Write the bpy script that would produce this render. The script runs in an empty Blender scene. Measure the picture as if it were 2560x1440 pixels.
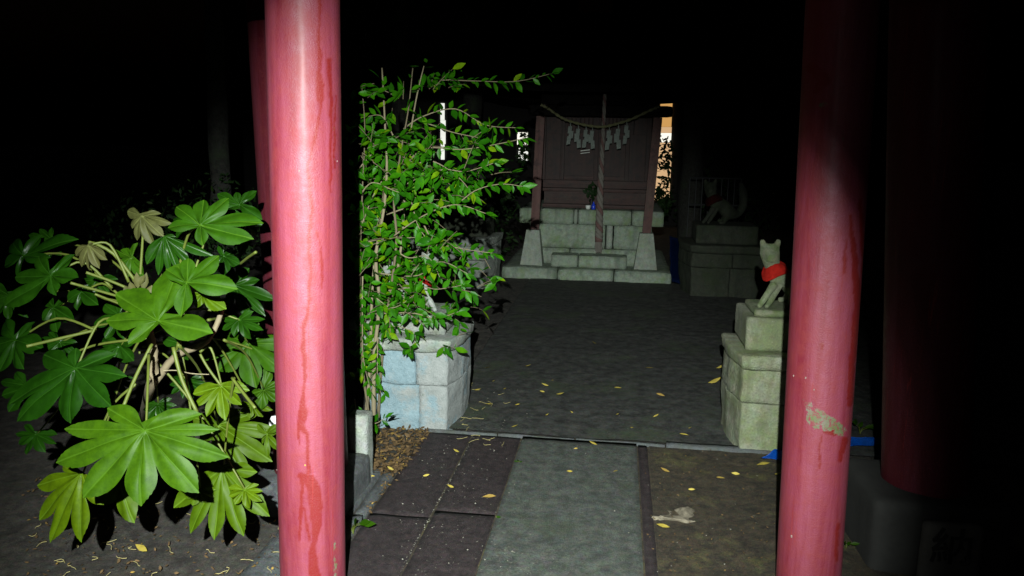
import bpy, bmesh, math, random
from mathutils import Vector, Matrix, noise
R = math.radians
rng = random.Random(7)
# ------------------------------------------------------------------ camera, sky, lights, exposure
C = bpy.context.scene.collection
SC = bpy.context.scene
FPX, EYE, PITCH, YAW, ROLL = 1950.0, 1.55, R(10.5), R(7.6), R(1.0)
_f = Vector((-math.sin(YAW)*math.cos(PITCH), math.cos(YAW)*math.cos(PITCH), -math.sin(PITCH)))
_r = Vector((math.cos(YAW), math.sin(YAW), 0)); _u = _r.cross(_f)
CR = _r*math.cos(ROLL)+_u*math.sin(ROLL); CU = -_r*math.sin(ROLL)+_u*math.cos(ROLL)
CAM = Vector((0, 0, EYE))
cam_d = bpy.data.cameras.new('camera'); cam = bpy.data.objects.new('camera', cam_d); C.objects.link(cam)
cam_d.sensor_width = 36; cam_d.lens = FPX/2560*36; cam_d.clip_start = .05; cam_d.clip_end = 300
cam.matrix_world = Matrix(((CR.x, CU.x, -_f.x, CAM.x), (CR.y, CU.y, -_f.y, CAM.y), (CR.z, CU.z, -_f.z, CAM.z), (0, 0, 0, 1)))
SC.camera = cam

def ray(x, y): return _f+CR*((x-1280)/FPX)-CU*((y-720)/FPX)
def gp(x, y, z=0.0):                       # the ground point seen at a place in the photograph
    d = ray(x, y); return CAM+d*((z-EYE)/d.z)
def at(x, y, Y):                           # the point at distance Y along the path seen there
    d = ray(x, y); return CAM+d*(Y/d.y)
def proj(p):
    d = p-CAM; z = d.dot(_f); return 1280+FPX*d.dot(CR)/z, 720-FPX*d.dot(CU)/z

W = bpy.data.worlds.new('World'); SC.world = W; W.use_nodes = True
nt = W.node_tree; nt.nodes.clear()
sky = nt.nodes.new('ShaderNodeTexSky'); sky.sky_type = 'NISHITA'; sky.sun_disc = False
sky.sun_elevation = R(-4); sky.sun_rotation = R(200)
bg = nt.nodes.new('ShaderNodeBackground'); bg.inputs['Strength'].default_value = 0.05
wo = nt.nodes.new('ShaderNodeOutputWorld')
nt.links.new(sky.outputs[0], bg.inputs[0]); nt.links.new(bg.outputs[0], wo.inputs[0])

# the torch the picture was taken by, held behind and above the lens (it gives the shadow bands beside both pillars)
BEAM = [(0, .86), (10, .86), (14, .85), (18, .74), (21, .57), (23, .43), (24.5, .30), (25.8, .20), (27, .080), (28.2, .012), (29.5, .002), (48, 0)]
TP = CAM+Vector((-.03, -.40, .36))
tl = bpy.data.lights.new('torch', 'SPOT'); tl.energy = 2300; tl.color = (.93, 1.0, .97)
tl.spot_size = R(96); tl.spot_blend = 0.2; tl.shadow_soft_size = .012
tl.use_nodes = True; _t = tl.node_tree; _e = [n for n in _t.nodes if n.type == 'EMISSION'][0]     # the reflector's beam: round, soft at the rim
_tc = _t.nodes.new('ShaderNodeTexCoord'); _sx = _t.nodes.new('ShaderNodeSeparateXYZ'); _ac = _t.nodes.new('ShaderNodeMath'); _ac.operation = 'ABSOLUTE'
_an = _t.nodes.new('ShaderNodeMath'); _an.operation = 'ARCCOSINE'; _rp = _t.nodes.new('ShaderNodeValToRGB'); _mu = _t.nodes.new('ShaderNodeMath'); _mu.operation = 'DIVIDE'; _mu.inputs[1].default_value = R(50)
_t.links.new(_tc.outputs['Normal'], _sx.inputs[0]); _t.links.new(_sx.outputs[2], _ac.inputs[0]); _t.links.new(_ac.outputs[0], _an.inputs[0]); _t.links.new(_an.outputs[0], _mu.inputs[0]); _t.links.new(_mu.outputs[0], _rp.inputs[0])
_el = _rp.color_ramp.elements
for _i, (_p, _v) in enumerate(BEAM):
    if _i > 1: _el.new(.5)
for _i, (_p, _v) in enumerate(BEAM): _el[_i].position = _p/50; _el[_i].color = (_v, _v, _v, 1)
_t.links.new(_rp.outputs[0], _e.inputs['Strength'])
to = bpy.data.objects.new('torch', tl); C.objects.link(to); to.location = TP
to.rotation_euler = (CAM+ray(1110, 1110)*4.0-TP).to_track_quat('-Z', 'Y').to_euler()
SC.view_settings.view_transform = 'Standard'; SC.view_settings.look = 'None'
SC.view_settings.exposure = 0; SC.view_settings.gamma = 1; SC.view_settings.use_curve_mapping = False

# ------------------------------------------------------------------ materials
MATS = {}
class NB:
    def __init__(s, name, rough=.7, spec=.5):
        m = bpy.data.materials.new(name); m.use_nodes = True; s.m = m; s.t = m.node_tree
        s.b = s.t.nodes['Principled BSDF']; s.b.inputs['Roughness'].default_value = rough
        s.b.inputs['Specular IOR Level'].default_value = spec; MATS[name] = m
    def n(s, ty, **k):
        o = s.t.nodes.new('ShaderNode'+ty)
        for a, v in k.items():
            if a in o.inputs.keys(): o.inputs[a].default_value = v
            else: setattr(o, a, v)
        return o
    def l(s, a, b): s.t.links.new(a, b)
    def coord(s, scale=(1, 1, 1), world=False):
        if world:
            g = s.n('NewGeometry'); src = g.outputs['Position']
        else:
            g = s.n('TexCoord'); src = g.outputs['Object']
        mp = s.n('Mapping'); mp.inputs['Scale'].default_value = scale; s.l(src, mp.inputs[0]); return mp.outputs[0]
    def noise(s, co, scale, detail=6, rough=.6, dist=0.0):
        o = s.n('TexNoise'); o.inputs['Scale'].default_value = scale; o.inputs['Detail'].default_value = detail
        o.inputs['Roughness'].default_value = rough; o.inputs['Distortion'].default_value = dist; s.l(co, o.inputs['Vector']); return o.outputs['Fac']
    def ramp(s, fac, stops):
        o = s.n('ValToRGB'); e = o.color_ramp.elements
        while len(e) < len(stops): e.new(.5)
        for i, (p, c) in enumerate(stops):
            e[i].position = p; e[i].color = (c, c, c, 1) if not isinstance(c, tuple) else tuple(c)+(1,)
        s.l(fac, o.inputs[0]); return o.outputs[0]
    def mix(s, fac, a, b, mode='MIX'):
        o = s.n('Mix'); o.data_type = 'RGBA'; o.blend_type = mode
        for sock, v in ((o.inputs[0], fac), (o.inputs[6], a), (o.inputs[7], b)):
            if hasattr(v, 'is_output'): s.l(v, sock)
            elif isinstance(v, tuple): sock.default_value = tuple(v)+(1,)
            else: sock.default_value = v
        return o.outputs[2]
    def bump(s, h, strength=.3, dist=.01):
        o = s.n('Bump'); o.inputs['Strength'].default_value = strength; o.inputs['Distance'].default_value = dist
        s.l(h, o.inputs['Height']); s.l(o.outputs[0], s.b.inputs['Normal'])
    def col(s, c): s.l(c, s.b.inputs['Base Color']); return s

def stone_mat(name, base, moss, dark, moss_lo=.5, scale=1.0, chip=None, rough=.85):
    k = NB(name, rough, .3); co = k.coord(world=True)
    n1 = k.noise(co, 3.1*scale, 8, .68); n2 = k.noise(co, 17*scale, 8, .72); n3 = k.noise(co, 90*scale, 4, .7)
    oi = k.n('ObjectInfo')
    c = k.mix(k.ramp(n2, [(.3, 0.), (.7, 1.)]), tuple(x*.72 for x in base), tuple(min(1, x*1.22) for x in base))
    c = k.mix(k.ramp(n1, [(moss_lo, 0.), (moss_lo+.14, .85)]), c, moss)
    c = k.mix(k.ramp(k.noise(co, 6.3*scale, 7, .75, .6), [(.53, 0.), (.7, .8)]), c, dark)
    if chip: c = k.mix(k.ramp(k.noise(co, 5.2*scale, 5, .6, .3), [(.58, 0.), (.66, .6)]), c, chip)
    c = k.mix(k.ramp(n3, [(.34, .6), (.48, 0.)]), c, tuple(x*.5 for x in base))
    c = k.mix(k.ramp(n3, [(.62, 0.), (.72, .45)]), c, tuple(min(1, x*1.6) for x in base))
    c = k.mix(k.ramp(k.noise(k.coord((9, 9, 1.6), True), 1.0, 7, .7, .5), [(.5, 0.), (.66, .55)]), c, dark)
    c = k.mix(k.ramp(k.noise(co, 38*scale, 6, .8), [(.56, 0.), (.68, .7)]), c, dark)
    hue = k.n('TexNoise'); hue.inputs['Scale'].default_value = 23; hue.inputs['Detail'].default_value = 6; k.l(co, hue.inputs['Vector'])
    c = k.mix(.18, c, hue.outputs['Color'], 'OVERLAY')
    c = k.mix(k.ramp(oi.outputs['Random'], [(0., .22), (1., 0.)]), c, tuple(x*.55 for x in base))
    k.col(c)
    h = k.mix(.45, n2, n3); k.bump(h, 1.0, .016); return k.m
stone_mat('granite_grey', (.30, .33, .29), (.13, .19, .07), (.10, .11, .085), .56)
stone_mat('mossy_stone', (.26, .275, .20), (.15, .19, .07), (.11, .115, .065), .47)
stone_mat('far_stone_dimmed', (.042, .048, .033), (.026, .038, .016), (.014, .018, .012), .46)  # far pedestal and foxes: stone darkened, the dimness there put into its colour
stone_mat('pale_footing', (.33, .37, .31), (.24, .30, .17), (.2, .23, .17), .56)
stone_mat('shrine_stone', (.30, .36, .28), (.19, .27, .12), (.10, .12, .10), .5, 1.3)
stone_mat('fox_stone', (.24, .27, .17), (.12, .19, .05), (.07, .09, .04), .48, 3.0)
stone_mat('kerb_pale', (.10, .11, .11), (.10, .12, .07), (.06, .06, .05), .56, 2)
# blue-green weathered left pedestal
k = NB('lichen_stone', .85, .3); co = k.coord(world=True)
n1 = k.noise(co, 6, 7, .65); n2 = k.noise(co, 30, 7, .75); n3 = k.noise(co, 110, 4, .7); oi = k.n('ObjectInfo')
warm = k.mix(k.ramp(n2, [(.3, 0.), (.7, 1.)]), (.22, .245, .235), (.32, .335, .325))
blue = k.mix(k.ramp(n2, [(.32, 0.), (.66, 1.)]), (.15, .235, .27), (.235, .335, .375))
c = k.mix(k.ramp(n1, [(.50, 0.), (.60, .85)]), warm, blue)
at_ = k.n('Attribute', attribute_name='tint'); tf = at_.outputs['Fac']
c2 = k.mix(k.ramp(n1, [(.34, 0.), (.48, .9)]), warm, blue)
c = k.mix(tf, c, c2)
c = k.mix(k.ramp(k.noise(co, 44, 6, .8), [(.58, 0.), (.66, .6)]), c, (.1, .13, .1))
c = k.mix(k.ramp(n3, [(.66, 0.), (.72, .7)]), c, (.55, .6, .58))
k.col(c); k.bump(k.mix(.5, n2, n3), 1.0, .014)

def ground_mat(name, a, b, moss, mlo, rough, scale=1.0, bump=.5, speck=(.25, .24, .2)):
    k = NB(name, rough, .35); co = k.coord(world=True)
    n1 = k.noise(co, 1.9*scale, 8, .7); n2 = k.noise(co, 13*scale, 8, .78); n3 = k.noise(co, 120*scale, 5, .8)
    c = k.mix(k.ramp(n2, [(.38, 0.), (.62, 1.)]), tuple(x*.8 for x in a), tuple(x*1.2 for x in b))
    c = k.mix(k.ramp(n1, [(mlo, 0.), (mlo+.12, .8)]), c, moss)
    c = k.mix(k.ramp(n3, [(.35, .8), (.52, 0.)]), c, tuple(x*.35 for x in a))
    c = k.mix(k.ramp(k.noise(co, 260*scale, 2, .6), [(.66, 0.), (.7, .6)]), c, speck)
    hue = k.n('TexNoise'); hue.inputs['Scale'].default_value = 38*scale; hue.inputs['Detail'].default_value = 5; k.l(co, hue.inputs['Vector'])
    c = k.mix(.35, c, hue.outputs['Color'], 'OVERLAY')
    k.col(c); c_ = k.bump(k.mix(.62, n2, n3), min(1, bump*1.7), .020); return k.m
ground_mat('dark_asphalt', (.022, .023, .021), (.060, .062, .056), (.050, .066, .036), .52, .82, 1.0, .10)
ground_mat('mossy_soil', (.030, .025, .017), (.075, .058, .034), (.15, .14, .045), .54, .85, 1.6, .9)
ground_mat('dark_soil', (.035, .031, .026), (.075, .068, .056), (.05, .055, .03), .58, .9, 1.3, .9)
ground_mat('slab_concrete', (.054, .062, .053), (.096, .106, .090), (.060, .076, .044), .57, .8, 1.2, .5, (.3, .3, .28))
ground_mat('slab_dark', (.018, .012, .013), (.044, .031, .032), (.035, .036, .024), .6, .7, 1.7, .5)
ground_mat('tile_grey', (.07, .077, .08), (.115, .125, .125), (.09, .10, .07), .6, .8, 2)
ground_mat('bark', (.10, .085, .06), (.2, .17, .12), (.08, .10, .045), .55, .9, 2)
ground_mat('dark_bark', (.022, .022, .018), (.045, .045, .038), (.04, .06, .03), .55, .9, 2)

for PN, PS in (('dimmed_red_paint', .36), ('red_paint', 1.0)):  # rear pillars get a darkened copy, their weak light put into the colour
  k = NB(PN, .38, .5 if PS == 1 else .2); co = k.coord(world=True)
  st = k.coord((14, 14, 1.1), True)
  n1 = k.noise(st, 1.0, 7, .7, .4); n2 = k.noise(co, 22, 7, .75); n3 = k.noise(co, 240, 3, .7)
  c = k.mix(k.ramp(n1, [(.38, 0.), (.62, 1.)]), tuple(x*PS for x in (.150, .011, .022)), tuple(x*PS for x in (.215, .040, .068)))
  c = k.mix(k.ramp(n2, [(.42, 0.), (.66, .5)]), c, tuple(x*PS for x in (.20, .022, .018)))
  drip = k.n('Attribute', attribute_name='drip'); dr = drip.outputs['Fac']
  c = k.mix(k.mix(1.0, dr, k.ramp(n2, [(.3, .78), (.5, 1.)]), 'MULTIPLY'), c, (.155, .006, .005))
  wear = k.n('Attribute', attribute_name='wear'); wf = wear.outputs['Fac']
  wm = k.ramp(k.mix(.30, k.noise(co, 34, 8, .85, .8), wf, 'MIX'), [(.60, 0.), (.645, 1.)])
  wm2 = k.mix(1.0, wm, k.ramp(wf, [(.02, 0.), (.25, 1.)]), 'MULTIPLY')
  c = k.mix(wm2, c, k.mix(k.ramp(n2, [(.4, 0.), (.6, 1.)]), (.15, .145, .105), (.085, .12, .035)))
  c = k.mix(k.ramp(n3, [(.30, .6), (.44, 0.)]), c, (.17, .03, .035))
  run = k.ramp(k.noise(k.coord((46, 46, 1.6), True), 1.0, 8, .75, .8), [(.60, 0.), (.66, .55)])
  c = k.mix(run, c, (.24, .02, .018))
  fl = k.ramp(k.noise(co, 75, 6, .8), [(.70, 0.), (.72, .8)])
  c = k.mix(fl, c, (.36, .25, .20))
  k.col(c)
  k.l(k.ramp(n2, [(.3, .46), (.7, .70)]), k.b.inputs['Roughness'])
  k.bump(k.mix(.35, n2, n3), .50, .007)
  k.b.inputs['Coat Weight'].default_value = .10; k.b.inputs['Coat Roughness'].default_value = .32

def wood_mat(name, a, b, vertical=True):
    k = NB(name, .6, .35); co = k.coord((26, 26, 2.5) if vertical else (2.5, 26, 26), True)
    w = k.coord(world=True)
    n1 = k.noise(co, 1.0, 8, .72, .5); n2 = k.noise(w, 5, 8, .7); n3 = k.noise(w, 60, 6, .8)
    c = k.mix(k.ramp(n1, [(.35, 0.), (.65, 1.)]), a, b)
    c = k.mix(k.ramp(n2, [(.5, 0.), (.7, .75)]), c, tuple(x*.6 for x in (b[0], b[0]*.75, b[0]*.45)))
    c = k.mix(k.ramp(n3, [(.6, 0.), (.72, .5)]), c, tuple(x*1.6 for x in b))
    c = k.mix(k.ramp(k.noise(w, 14, 8, .8), [(.5, 0.), (.62, .8)]), c, tuple(x*.4 for x in a))
    k.col(c); k.bump(k.mix(.4, n1, n3), .5, .006); return k.m
wood_mat('shrine_wood', (.013, .0045, .003), (.038, .012, .007))
wood_mat('shrine_wood_flat', (.020, .006, .004), (.055, .017, .011), False)
wood_mat('post_wood', (.070, .026, .022), (.12, .05, .04))
_rd = wood_mat('roof_dark', (.004, .004, .004), (.009, .008, .007), False); _rd.node_tree.nodes['Principled BSDF'].inputs['Specular IOR Level'].default_value = .05; _rd.node_tree.nodes['Principled BSDF'].inputs['Roughness'].default_value = .95

def leaf_mat(name, a, b, c3, rough=.38, trans=.12, vein=None, spec=.12, noise_amt=True):
    k = NB(name, rough, spec); oi = k.n('ObjectInfo'); co = k.coord(world=True)
    at2 = k.n('Attribute', attribute_name='hue')
    rnd = k.n('Math', operation='ADD'); k.l(oi.outputs['Random'], rnd.inputs[0]); k.l(at2.outputs['Fac'], rnd.inputs[1])
    fr = k.n('Math', operation='FRACT'); k.l(rnd.outputs[0], fr.inputs[0])
    c = k.mix(k.ramp(fr.outputs[0], [(.0, 0.), (.75, 1.)]), a, b)
    c = k.mix(k.ramp(fr.outputs[0], [(.86, 0.), (.95, 1.)]), c, c3)
    nn = k.noise(co, 30, 6, .7); n3 = k.noise(co, 210, 3, .7)
    c = k.mix(k.ramp(nn, [(.38, 0.), (.7, .65)]), c, tuple(x*.45 for x in a))
    c = k.mix(k.ramp(n3, [(.3, .4), (.45, 0.)]), c, tuple(x*.6 for x in a))
    h = k.mix(.5, nn, n3)
    if vein:
        v = k.n('Attribute', attribute_name='vein')
        vm = k.ramp(v.outputs['Fac'], [(0.30, 0.), (.9, .75)])
        c = k.mix(vm, c, vein)
        h = k.mix(.6, h, v.outputs['Fac'])
    k.col(c); k.bump(h, .3, .004)
    k.b.inputs['Transmission Weight'].default_value = 0
    tb = k.n('BsdfTranslucent'); k.l(c, tb.inputs['Color']); ms = k.n('MixShader'); ms.inputs[0].default_value = trans
    out = [n for n in k.t.nodes if n.type == 'OUTPUT_MATERIAL'][0]
    k.l(k.b.outputs[0], ms.inputs[1]); k.l(tb.outputs[0], ms.inputs[2]); k.l(ms.outputs[0], out.inputs['Surface']); return k.m
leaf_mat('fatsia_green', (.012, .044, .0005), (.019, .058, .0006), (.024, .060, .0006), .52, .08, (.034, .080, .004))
leaf_mat('fatsia_dark_dimmed', (.005, .026, .001), (.008, .035, .0012), (.006, .030, .001), .36, .08, (.014, .052, .004))  # deep green leaves; the dim left side is also put into this colour
leaf_mat('fatsia_yellow', (.038, .074, .0008), (.052, .090, .0008), (.045, .082, .0008), .50, .1, (.07, .13, .008))
leaf_mat('fatsia_young', (.045, .05, .014), (.062, .060, .018), (.05, .06, .012), .55, .1, (.09, .10, .03))
leaf_mat('bush_green', (.012, .085, .0022), (.034, .165, .0025), (.15, .27, .004), .36, .12)
leaf_mat('night_leaf', (.010, .028, .007), (.018, .045, .010), (.03, .06, .012), .6, .05)
leaf_mat('fallen_yellow', (.36, .28, .05), (.5, .40, .09), (.34, .22, .06), .6, .05)
leaf_mat('litter_brown', (.085, .055, .028), (.15, .095, .042), (.34, .22, .05), .8, .05)

def plain(name, col, rough=.6, spec=.4, n=30, amt=.3, bump=.2):
    k = NB(name, rough, spec); co = k.coord(world=True); a = k.noise(co, n, 6, .7)
    k.col(k.mix(k.ramp(a, [(.35, amt), (.6, 0.)]), col, tuple(x*.45 for x in col))); k.bump(a, bump, .005); return k.m
plain('petiole', (.065, .085, .009), .6); plain('twig', (.20, .17, .10), .8); plain('brown_stem', (.13, .105, .06), .85)
plain('bib_red', (.62, .025, .015), .9, .2, 60, .35, .4); plain('tarp_shaded', (.0, .010, .06), .7, .2, 25, .5, .6); plain('bib_dimmed', (.045, .005, .004), .9, .2, 60, .5, .4); plain('tarp_blue', (.0, .10, .55), .5, .5, 25, .5, .6)  # far bibs and shrine-side tarp: darker copies with shade put into the colour
plain('paper_white', (.40, .46, .41), .85); plain('straw_rope', (.15, .15, .075), .95, .2, 80, .6, .8)
plain('rope_white', (.19, .175, .15), .95, .2, 90, .5, .8); plain('rope_red', (.16, .095, .085), .95, .2, 90, .5, .8)
plain('cup_white', (.75, .78, .72), .3); plain('bottle_blue', (.02, .06, .6), .25)
plain('carved_dark', (.02, .02, .018), .9); plain('brass_dull', (.35, .3, .16), .4)
plain('fence_iron', (.022, .024, .024), .6); plain('house_wall', (.012, .011, .010), .9); plain('plastic_white', (.8, .8, .82), .4)
plain('plastic_chip', (.24, .17, .15)); plain('grit_pale', (.22, .21, .17), .8); plain('fibre', (.40, .34, .14), .8); plain('black_collar', (.012, .012, .013), .6)
def emis(name, col, s):
    k = NB(name); k.b.inputs['Base Color'].default_value = tuple(col)+(1,)
    k.b.inputs['Emission Color'].default_value = tuple(col)+(1,); k.b.inputs['Emission Strength'].default_value = s; return k
emis('window_orange', (.62, .33, .10), 1.0); emis('window_cream', (.66, .42, .22), 1.0); emis('window_white', (1, .97, .84), 1.1)
emis('window_pale', (.86, .88, .80), 1.0)

# ------------------------------------------------------------------ object helpers
def obj(name, me_or_bm, mat=None, parent=None, smooth=False, **props):
    if isinstance(me_or_bm, bmesh.types.BMesh):
        me = bpy.data.meshes.new(name); me_or_bm.to_mesh(me); me_or_bm.free()
    else: me = me_or_bm
    if mat and not me.materials: me.materials.append(MATS[mat])
    if smooth:
        for p in me.polygons: p.use_smooth = True
    o = bpy.data.objects.new(name, me); C.objects.link(o)
    if parent: o.parent = parent; o.matrix_parent_inverse = Matrix.Translation(parent.location).inverted() if parent.type == 'EMPTY' or True else Matrix()
    for a, v in props.items(): o[a] = v
    return o
def thing(name, loc, label, cat, group=None):
    o = bpy.data.objects.new(name, None); C.objects.link(o); o.location = loc; o['label'] = label; o['category'] = cat
    o.empty_display_size = .1
    if group: o['group'] = group
    return o
def structure(name, bm, mat): o = obj(name, bm, mat); o['kind'] = 'structure'; return o

def smoothstep(a, b, x):
    t = max(0, min(1, (x-a)/(b-a))); return t*t*(3-2*t)

def rblock(cx, cy, cz, sx, sy, sz, r=.012, amp=.004, cell=.05, seed=0, warp=None, freq=9):
    """rounded, slightly uneven block; cz is its bottom"""
    bm = bmesh.new(); nx, ny, nz = [max(2, min(26, int(s/cell))) for s in (sx, sy, sz)]
    V = {}
    def v(i, j, k_):
        key = (i, j, k_)
        if key not in V:
            p = Vector(((i/nx-.5)*sx, (j/ny-.5)*sy, (k_/nz-.5)*sz))
            def push(t, s):    # crowd the outer rows to the edges
                return t
            q = Vector([max(-s/2+r, min(s/2-r, c_)) for c_, s in zip(p, (sx, sy, sz))])
            d = p-q
            if d.length > 1e-6: p = q+d.normalized()*r if d.length > r else p
            w = Vector((p.x+cx, p.y+cy, p.z+cz+sz/2))
            w += noise.noise_vector(w*freq+Vector((seed, seed*2.1, 0)))*amp
            w += noise.noise_vector(w*freq*3.1)*amp*.4
            V[key] = bm.verts.new(warp(w) if warp else w)
        return V[key]
    for i in range(nx):
        for j in range(ny):
            bm.faces.new((v(i, j, 0), v(i, j+1, 0), v(i+1, j+1, 0), v(i+1, j, 0)))
            bm.faces.new((v(i, j, nz), v(i+1, j, nz), v(i+1, j+1, nz), v(i, j+1, nz)))
    for i in range(nx):
        for k_ in range(nz):
            bm.faces.new((v(i, 0, k_), v(i+1, 0, k_), v(i+1, 0, k_+1), v(i, 0, k_+1)))
            bm.faces.new((v(i, ny, k_), v(i, ny, k_+1), v(i+1, ny, k_+1), v(i+1, ny, k_)))
    for j in range(ny):
        for k_ in range(nz):
            bm.faces.new((v(0, j, k_), v(0, j, k_+1), v(0, j+1, k_+1), v(0, j+1, k_)))
            bm.faces.new((v(nx, j, k_), v(nx, j+1, k_), v(nx, j+1, k_+1), v(nx, j, k_+1)))
    return bm

def prism(poly, z0, z1, s0=1, s1=1, amp=.005, cell=.03, seed=0, r=.012, pivot=None):
    """uneven stone with a many-sided plan; scaled about pivot from s0 at the bottom to s1 at the top"""
    bm = bmesh.new(); pts = []
    n = len(poly); P = Vector(pivot) if pivot else Vector((sum(p[0] for p in poly)/n, sum(p[1] for p in poly)/n))
    M = Vector((sum(p[0] for p in poly)/n, sum(p[1] for p in poly)/n))
    for i in range(n):
        a, b = Vector(poly[i]), Vector(poly[(i+1) % n]); m = max(1, int((b-a).length/cell))
        for t in range(m): pts.append(a.lerp(b, t/m))
    nz = max(2, int((z1-z0)/cell)); rows = []
    levels = [(z0, 1-r/.25)] + [(z0+r+(z1-z0-2*r)*i/nz, 1) for i in range(nz+1)] + [(z1-r*.3, 1-.3*r/.25), (z1, 1-r/.25)]
    for z, ins in levels:
        t = (z-z0)/(z1-z0); s = s0+(s1-s0)*t; row = []
        for p in pts:
            q = P+(p-P)*s; q = M+(q-M)*ins
            w = Vector((q.x, q.y, z)); e = noise.noise_vector(w*11+Vector((seed*3.7, seed, 0)))*amp+noise.noise_vector(w*37)*amp*.45
            row.append(bm.verts.new(w+e))
        rows.append(row)
    L = len(pts)
    for a, b in zip(rows, rows[1:]):
        for i in range(L): bm.faces.new((a[i], a[(i+1) % L], b[(i+1) % L], b[i]))
    for row, up in ((rows[0], False), (rows[-1], True)):
        prev = row; cen = Vector((0, 0, 0))
        for v_ in row: cen += v_.co
        cen /= L
        for f in (.66, .33):
            cur = []
            for v_ in row:
                q = cen+(v_.co-cen)*f; q.z = cen.z+noise.noise(q*13+Vector((seed, 0, 0)))*amp; cur.append(bm.verts.new(q))
            for i in range(L):
                fc = (prev[i], prev[(i+1) % L], cur[(i+1) % L], cur[i]); bm.faces.new(fc if up else fc[::-1])
            prev = cur
        cv = bm.verts.new(cen)
        for i in range(L):
            fc = (prev[i], prev[(i+1) % L], cv); bm.faces.new(fc if up else fc[::-1])
    return bm

def tube(pts, rad, n=8, bm=None, jit=0.0, cap=True, hue=None):
    bm = bm or bmesh.new(); rows = []; L = len(pts)
    rads = rad if isinstance(rad, (list, tuple)) else [rad]*L
    ref = Vector((0.31, 0.2, .93))
    for i, p in enumerate(pts):
        d = (pts[min(i+1, L-1)]-pts[max(i-1, 0)]).normalized()
        a = d.cross(ref)
        if a.length < .1: a = d.cross(Vector((1, 0, 0)))
        a.normalize(); b = d.cross(a)
        row = []
        for j in range(n):
            t = 2*math.pi*j/n; rr = rads[i]*(1+jit*noise.noise(p*20+Vector((math.cos(t), math.sin(t), 0))))
            row.append(bm.verts.new(p+(a*math.cos(t)+b*math.sin(t))*rr))
        rows.append(row)
    for a, b in zip(rows, rows[1:]):
        for j in range(n): bm.faces.new((a[j], a[(j+1) % n], b[(j+1) % n], b[j]))
    if cap: bm.faces.new(rows[0][::-1]); bm.faces.new(rows[-1])
    return bm
def curve_pts(ctrl, n):
    """smooth path through the control points"""
    out = []; m = len(ctrl)
    for i in range(n+1):
        t = i/n*(m-1); k_ = min(int(t), m-2); f = t-k_
        p0, p1, p2, p3 = ctrl[max(k_-1, 0)], ctrl[k_], ctrl[k_+1], ctrl[min(k_+2, m-1)]
        out.append(.5*((2*p1)+(p2-p0)*f+(2*p0-5*p1+4*p2-p3)*f*f+(3*p1-p0-3*p2+p3)*f**3))
    return out

# ------------------------------------------------------------------ the ground
def sheet(x0, y0, x1, y1, z, nx, ny, amp=.004, fr=3):
    bm = bmesh.new(); g = [[bm.verts.new((x0+(x1-x0)*i/nx, y0+(y1-y0)*j/ny, 0)) for j in range(ny+1)] for i in range(nx+1)]
    for row in g:
        for v_ in row: v_.co.z = z+amp*noise.noise(v_.co*fr)+amp*.5*noise.noise(v_.co*fr*4)
    for i in range(nx):
        for j in range(ny): bm.faces.new((g[i][j], g[i+1][j], g[i+1][j+1], g[i][j+1]))
    return bm
far = sheet(-90, -40, 90, 140, -.035, 20, 20, .0); structure('far_ground', far, 'dark_soil')
soil = structure('ground', sheet(-6, .2, -.99, 12, -.012, 90, 200, .012), 'dark_soil')
verge = structure('mossy_ground', sheet(.215, .2, 6, 3.96, -.010, 110, 90, .012), 'mossy_soil')
yard = structure('courtyard', sheet(-.985, 4.02, 6, 14, -.008, 130, 160, .008), 'dark_asphalt')
bed = structure('path', sheet(-1.0, .2, .215, 4.015, -.013, 8, 30, .001), 'mossy_soil')
def slab(name, x0, y0, x1, y1, top, mat, seed, parent=bed, amp=.0022, r=.004):
    return obj(name, rblock((x0+x1)/2, (y0+y1)/2, top-.045, x1-x0, y1-y0, .045, r, amp, .035, seed, None, 7), mat, parent, smooth=True)
slab('paving_slab', -.455, .9, .150, 2.25, .004, 'slab_concrete', 1)
slab('paving_slab', -.455, 2.256, .150, 3.955, .005, 'slab_concrete', 2)
slab('edging_strip', .156, .9, .208, 2.6, .001, 'slab_dark', 3); slab('edging_strip', .157, 2.607, .205, 3.955, -.002, 'slab_dark', 3)
for a, b, s in ((.9, 1.9, 4), (1.907, 3.055, 5), (3.063, 3.955, 6)):
    slab('dark_slab', -.725, a, -.463, b, -.006+.002*(s % 2), 'slab_dark', s)
for a, b, s in ((.9, 2.1, 7), (2.107, 2.985, 8), (2.993, 3.955, 9)):
    slab('dark_slab', -.990, a, -.733, b, -.005-.002*(s % 2), 'slab_dark', s)
kx = [(-.99, -.60, .018), (-.596, -.18, .020), (-.176, .30, .024), (.305, .86, .060)]
for i, (a, b, w) in enumerate(kx): slab('kerb_stone', a, 3.962, b, 3.962+w, .004, 'kerb_pale', 20+i, amp=.005)
for i, (a, b) in enumerate(((1.3, 2.2), (2.21, 2.93), (2.94, 3.38))): slab('kerb_stone', -1.045, a, -1.0, b, .012, 'tile_grey', 30+i, amp=.004)
slab('paving_tile', -1.26, 2.9, -1.062, 3.42, .006, 'tile_grey', 40)
slab('paving_tile', -1.30, 2.2, -1.06, 2.88, .0, 'tile_grey', 41)
# a pale stone showing through the moss right of the path
st = obj('embedded_stone', rblock(gp(1676, 1280).x+.01, gp(1662, 1280).y, -.05, .19, .12, .047, .02, .030, .012, 3, None, 13), 'kerb_pale', smooth=True)
st.data.materials[0] = plain('sunk_stone', (.19, .165, .12), .9, .2, 45, .8, .8)
st['label'] = 'pale broken stone sunk in the mossy ground right of the grey path'; st['category'] = 'stone'

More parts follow.
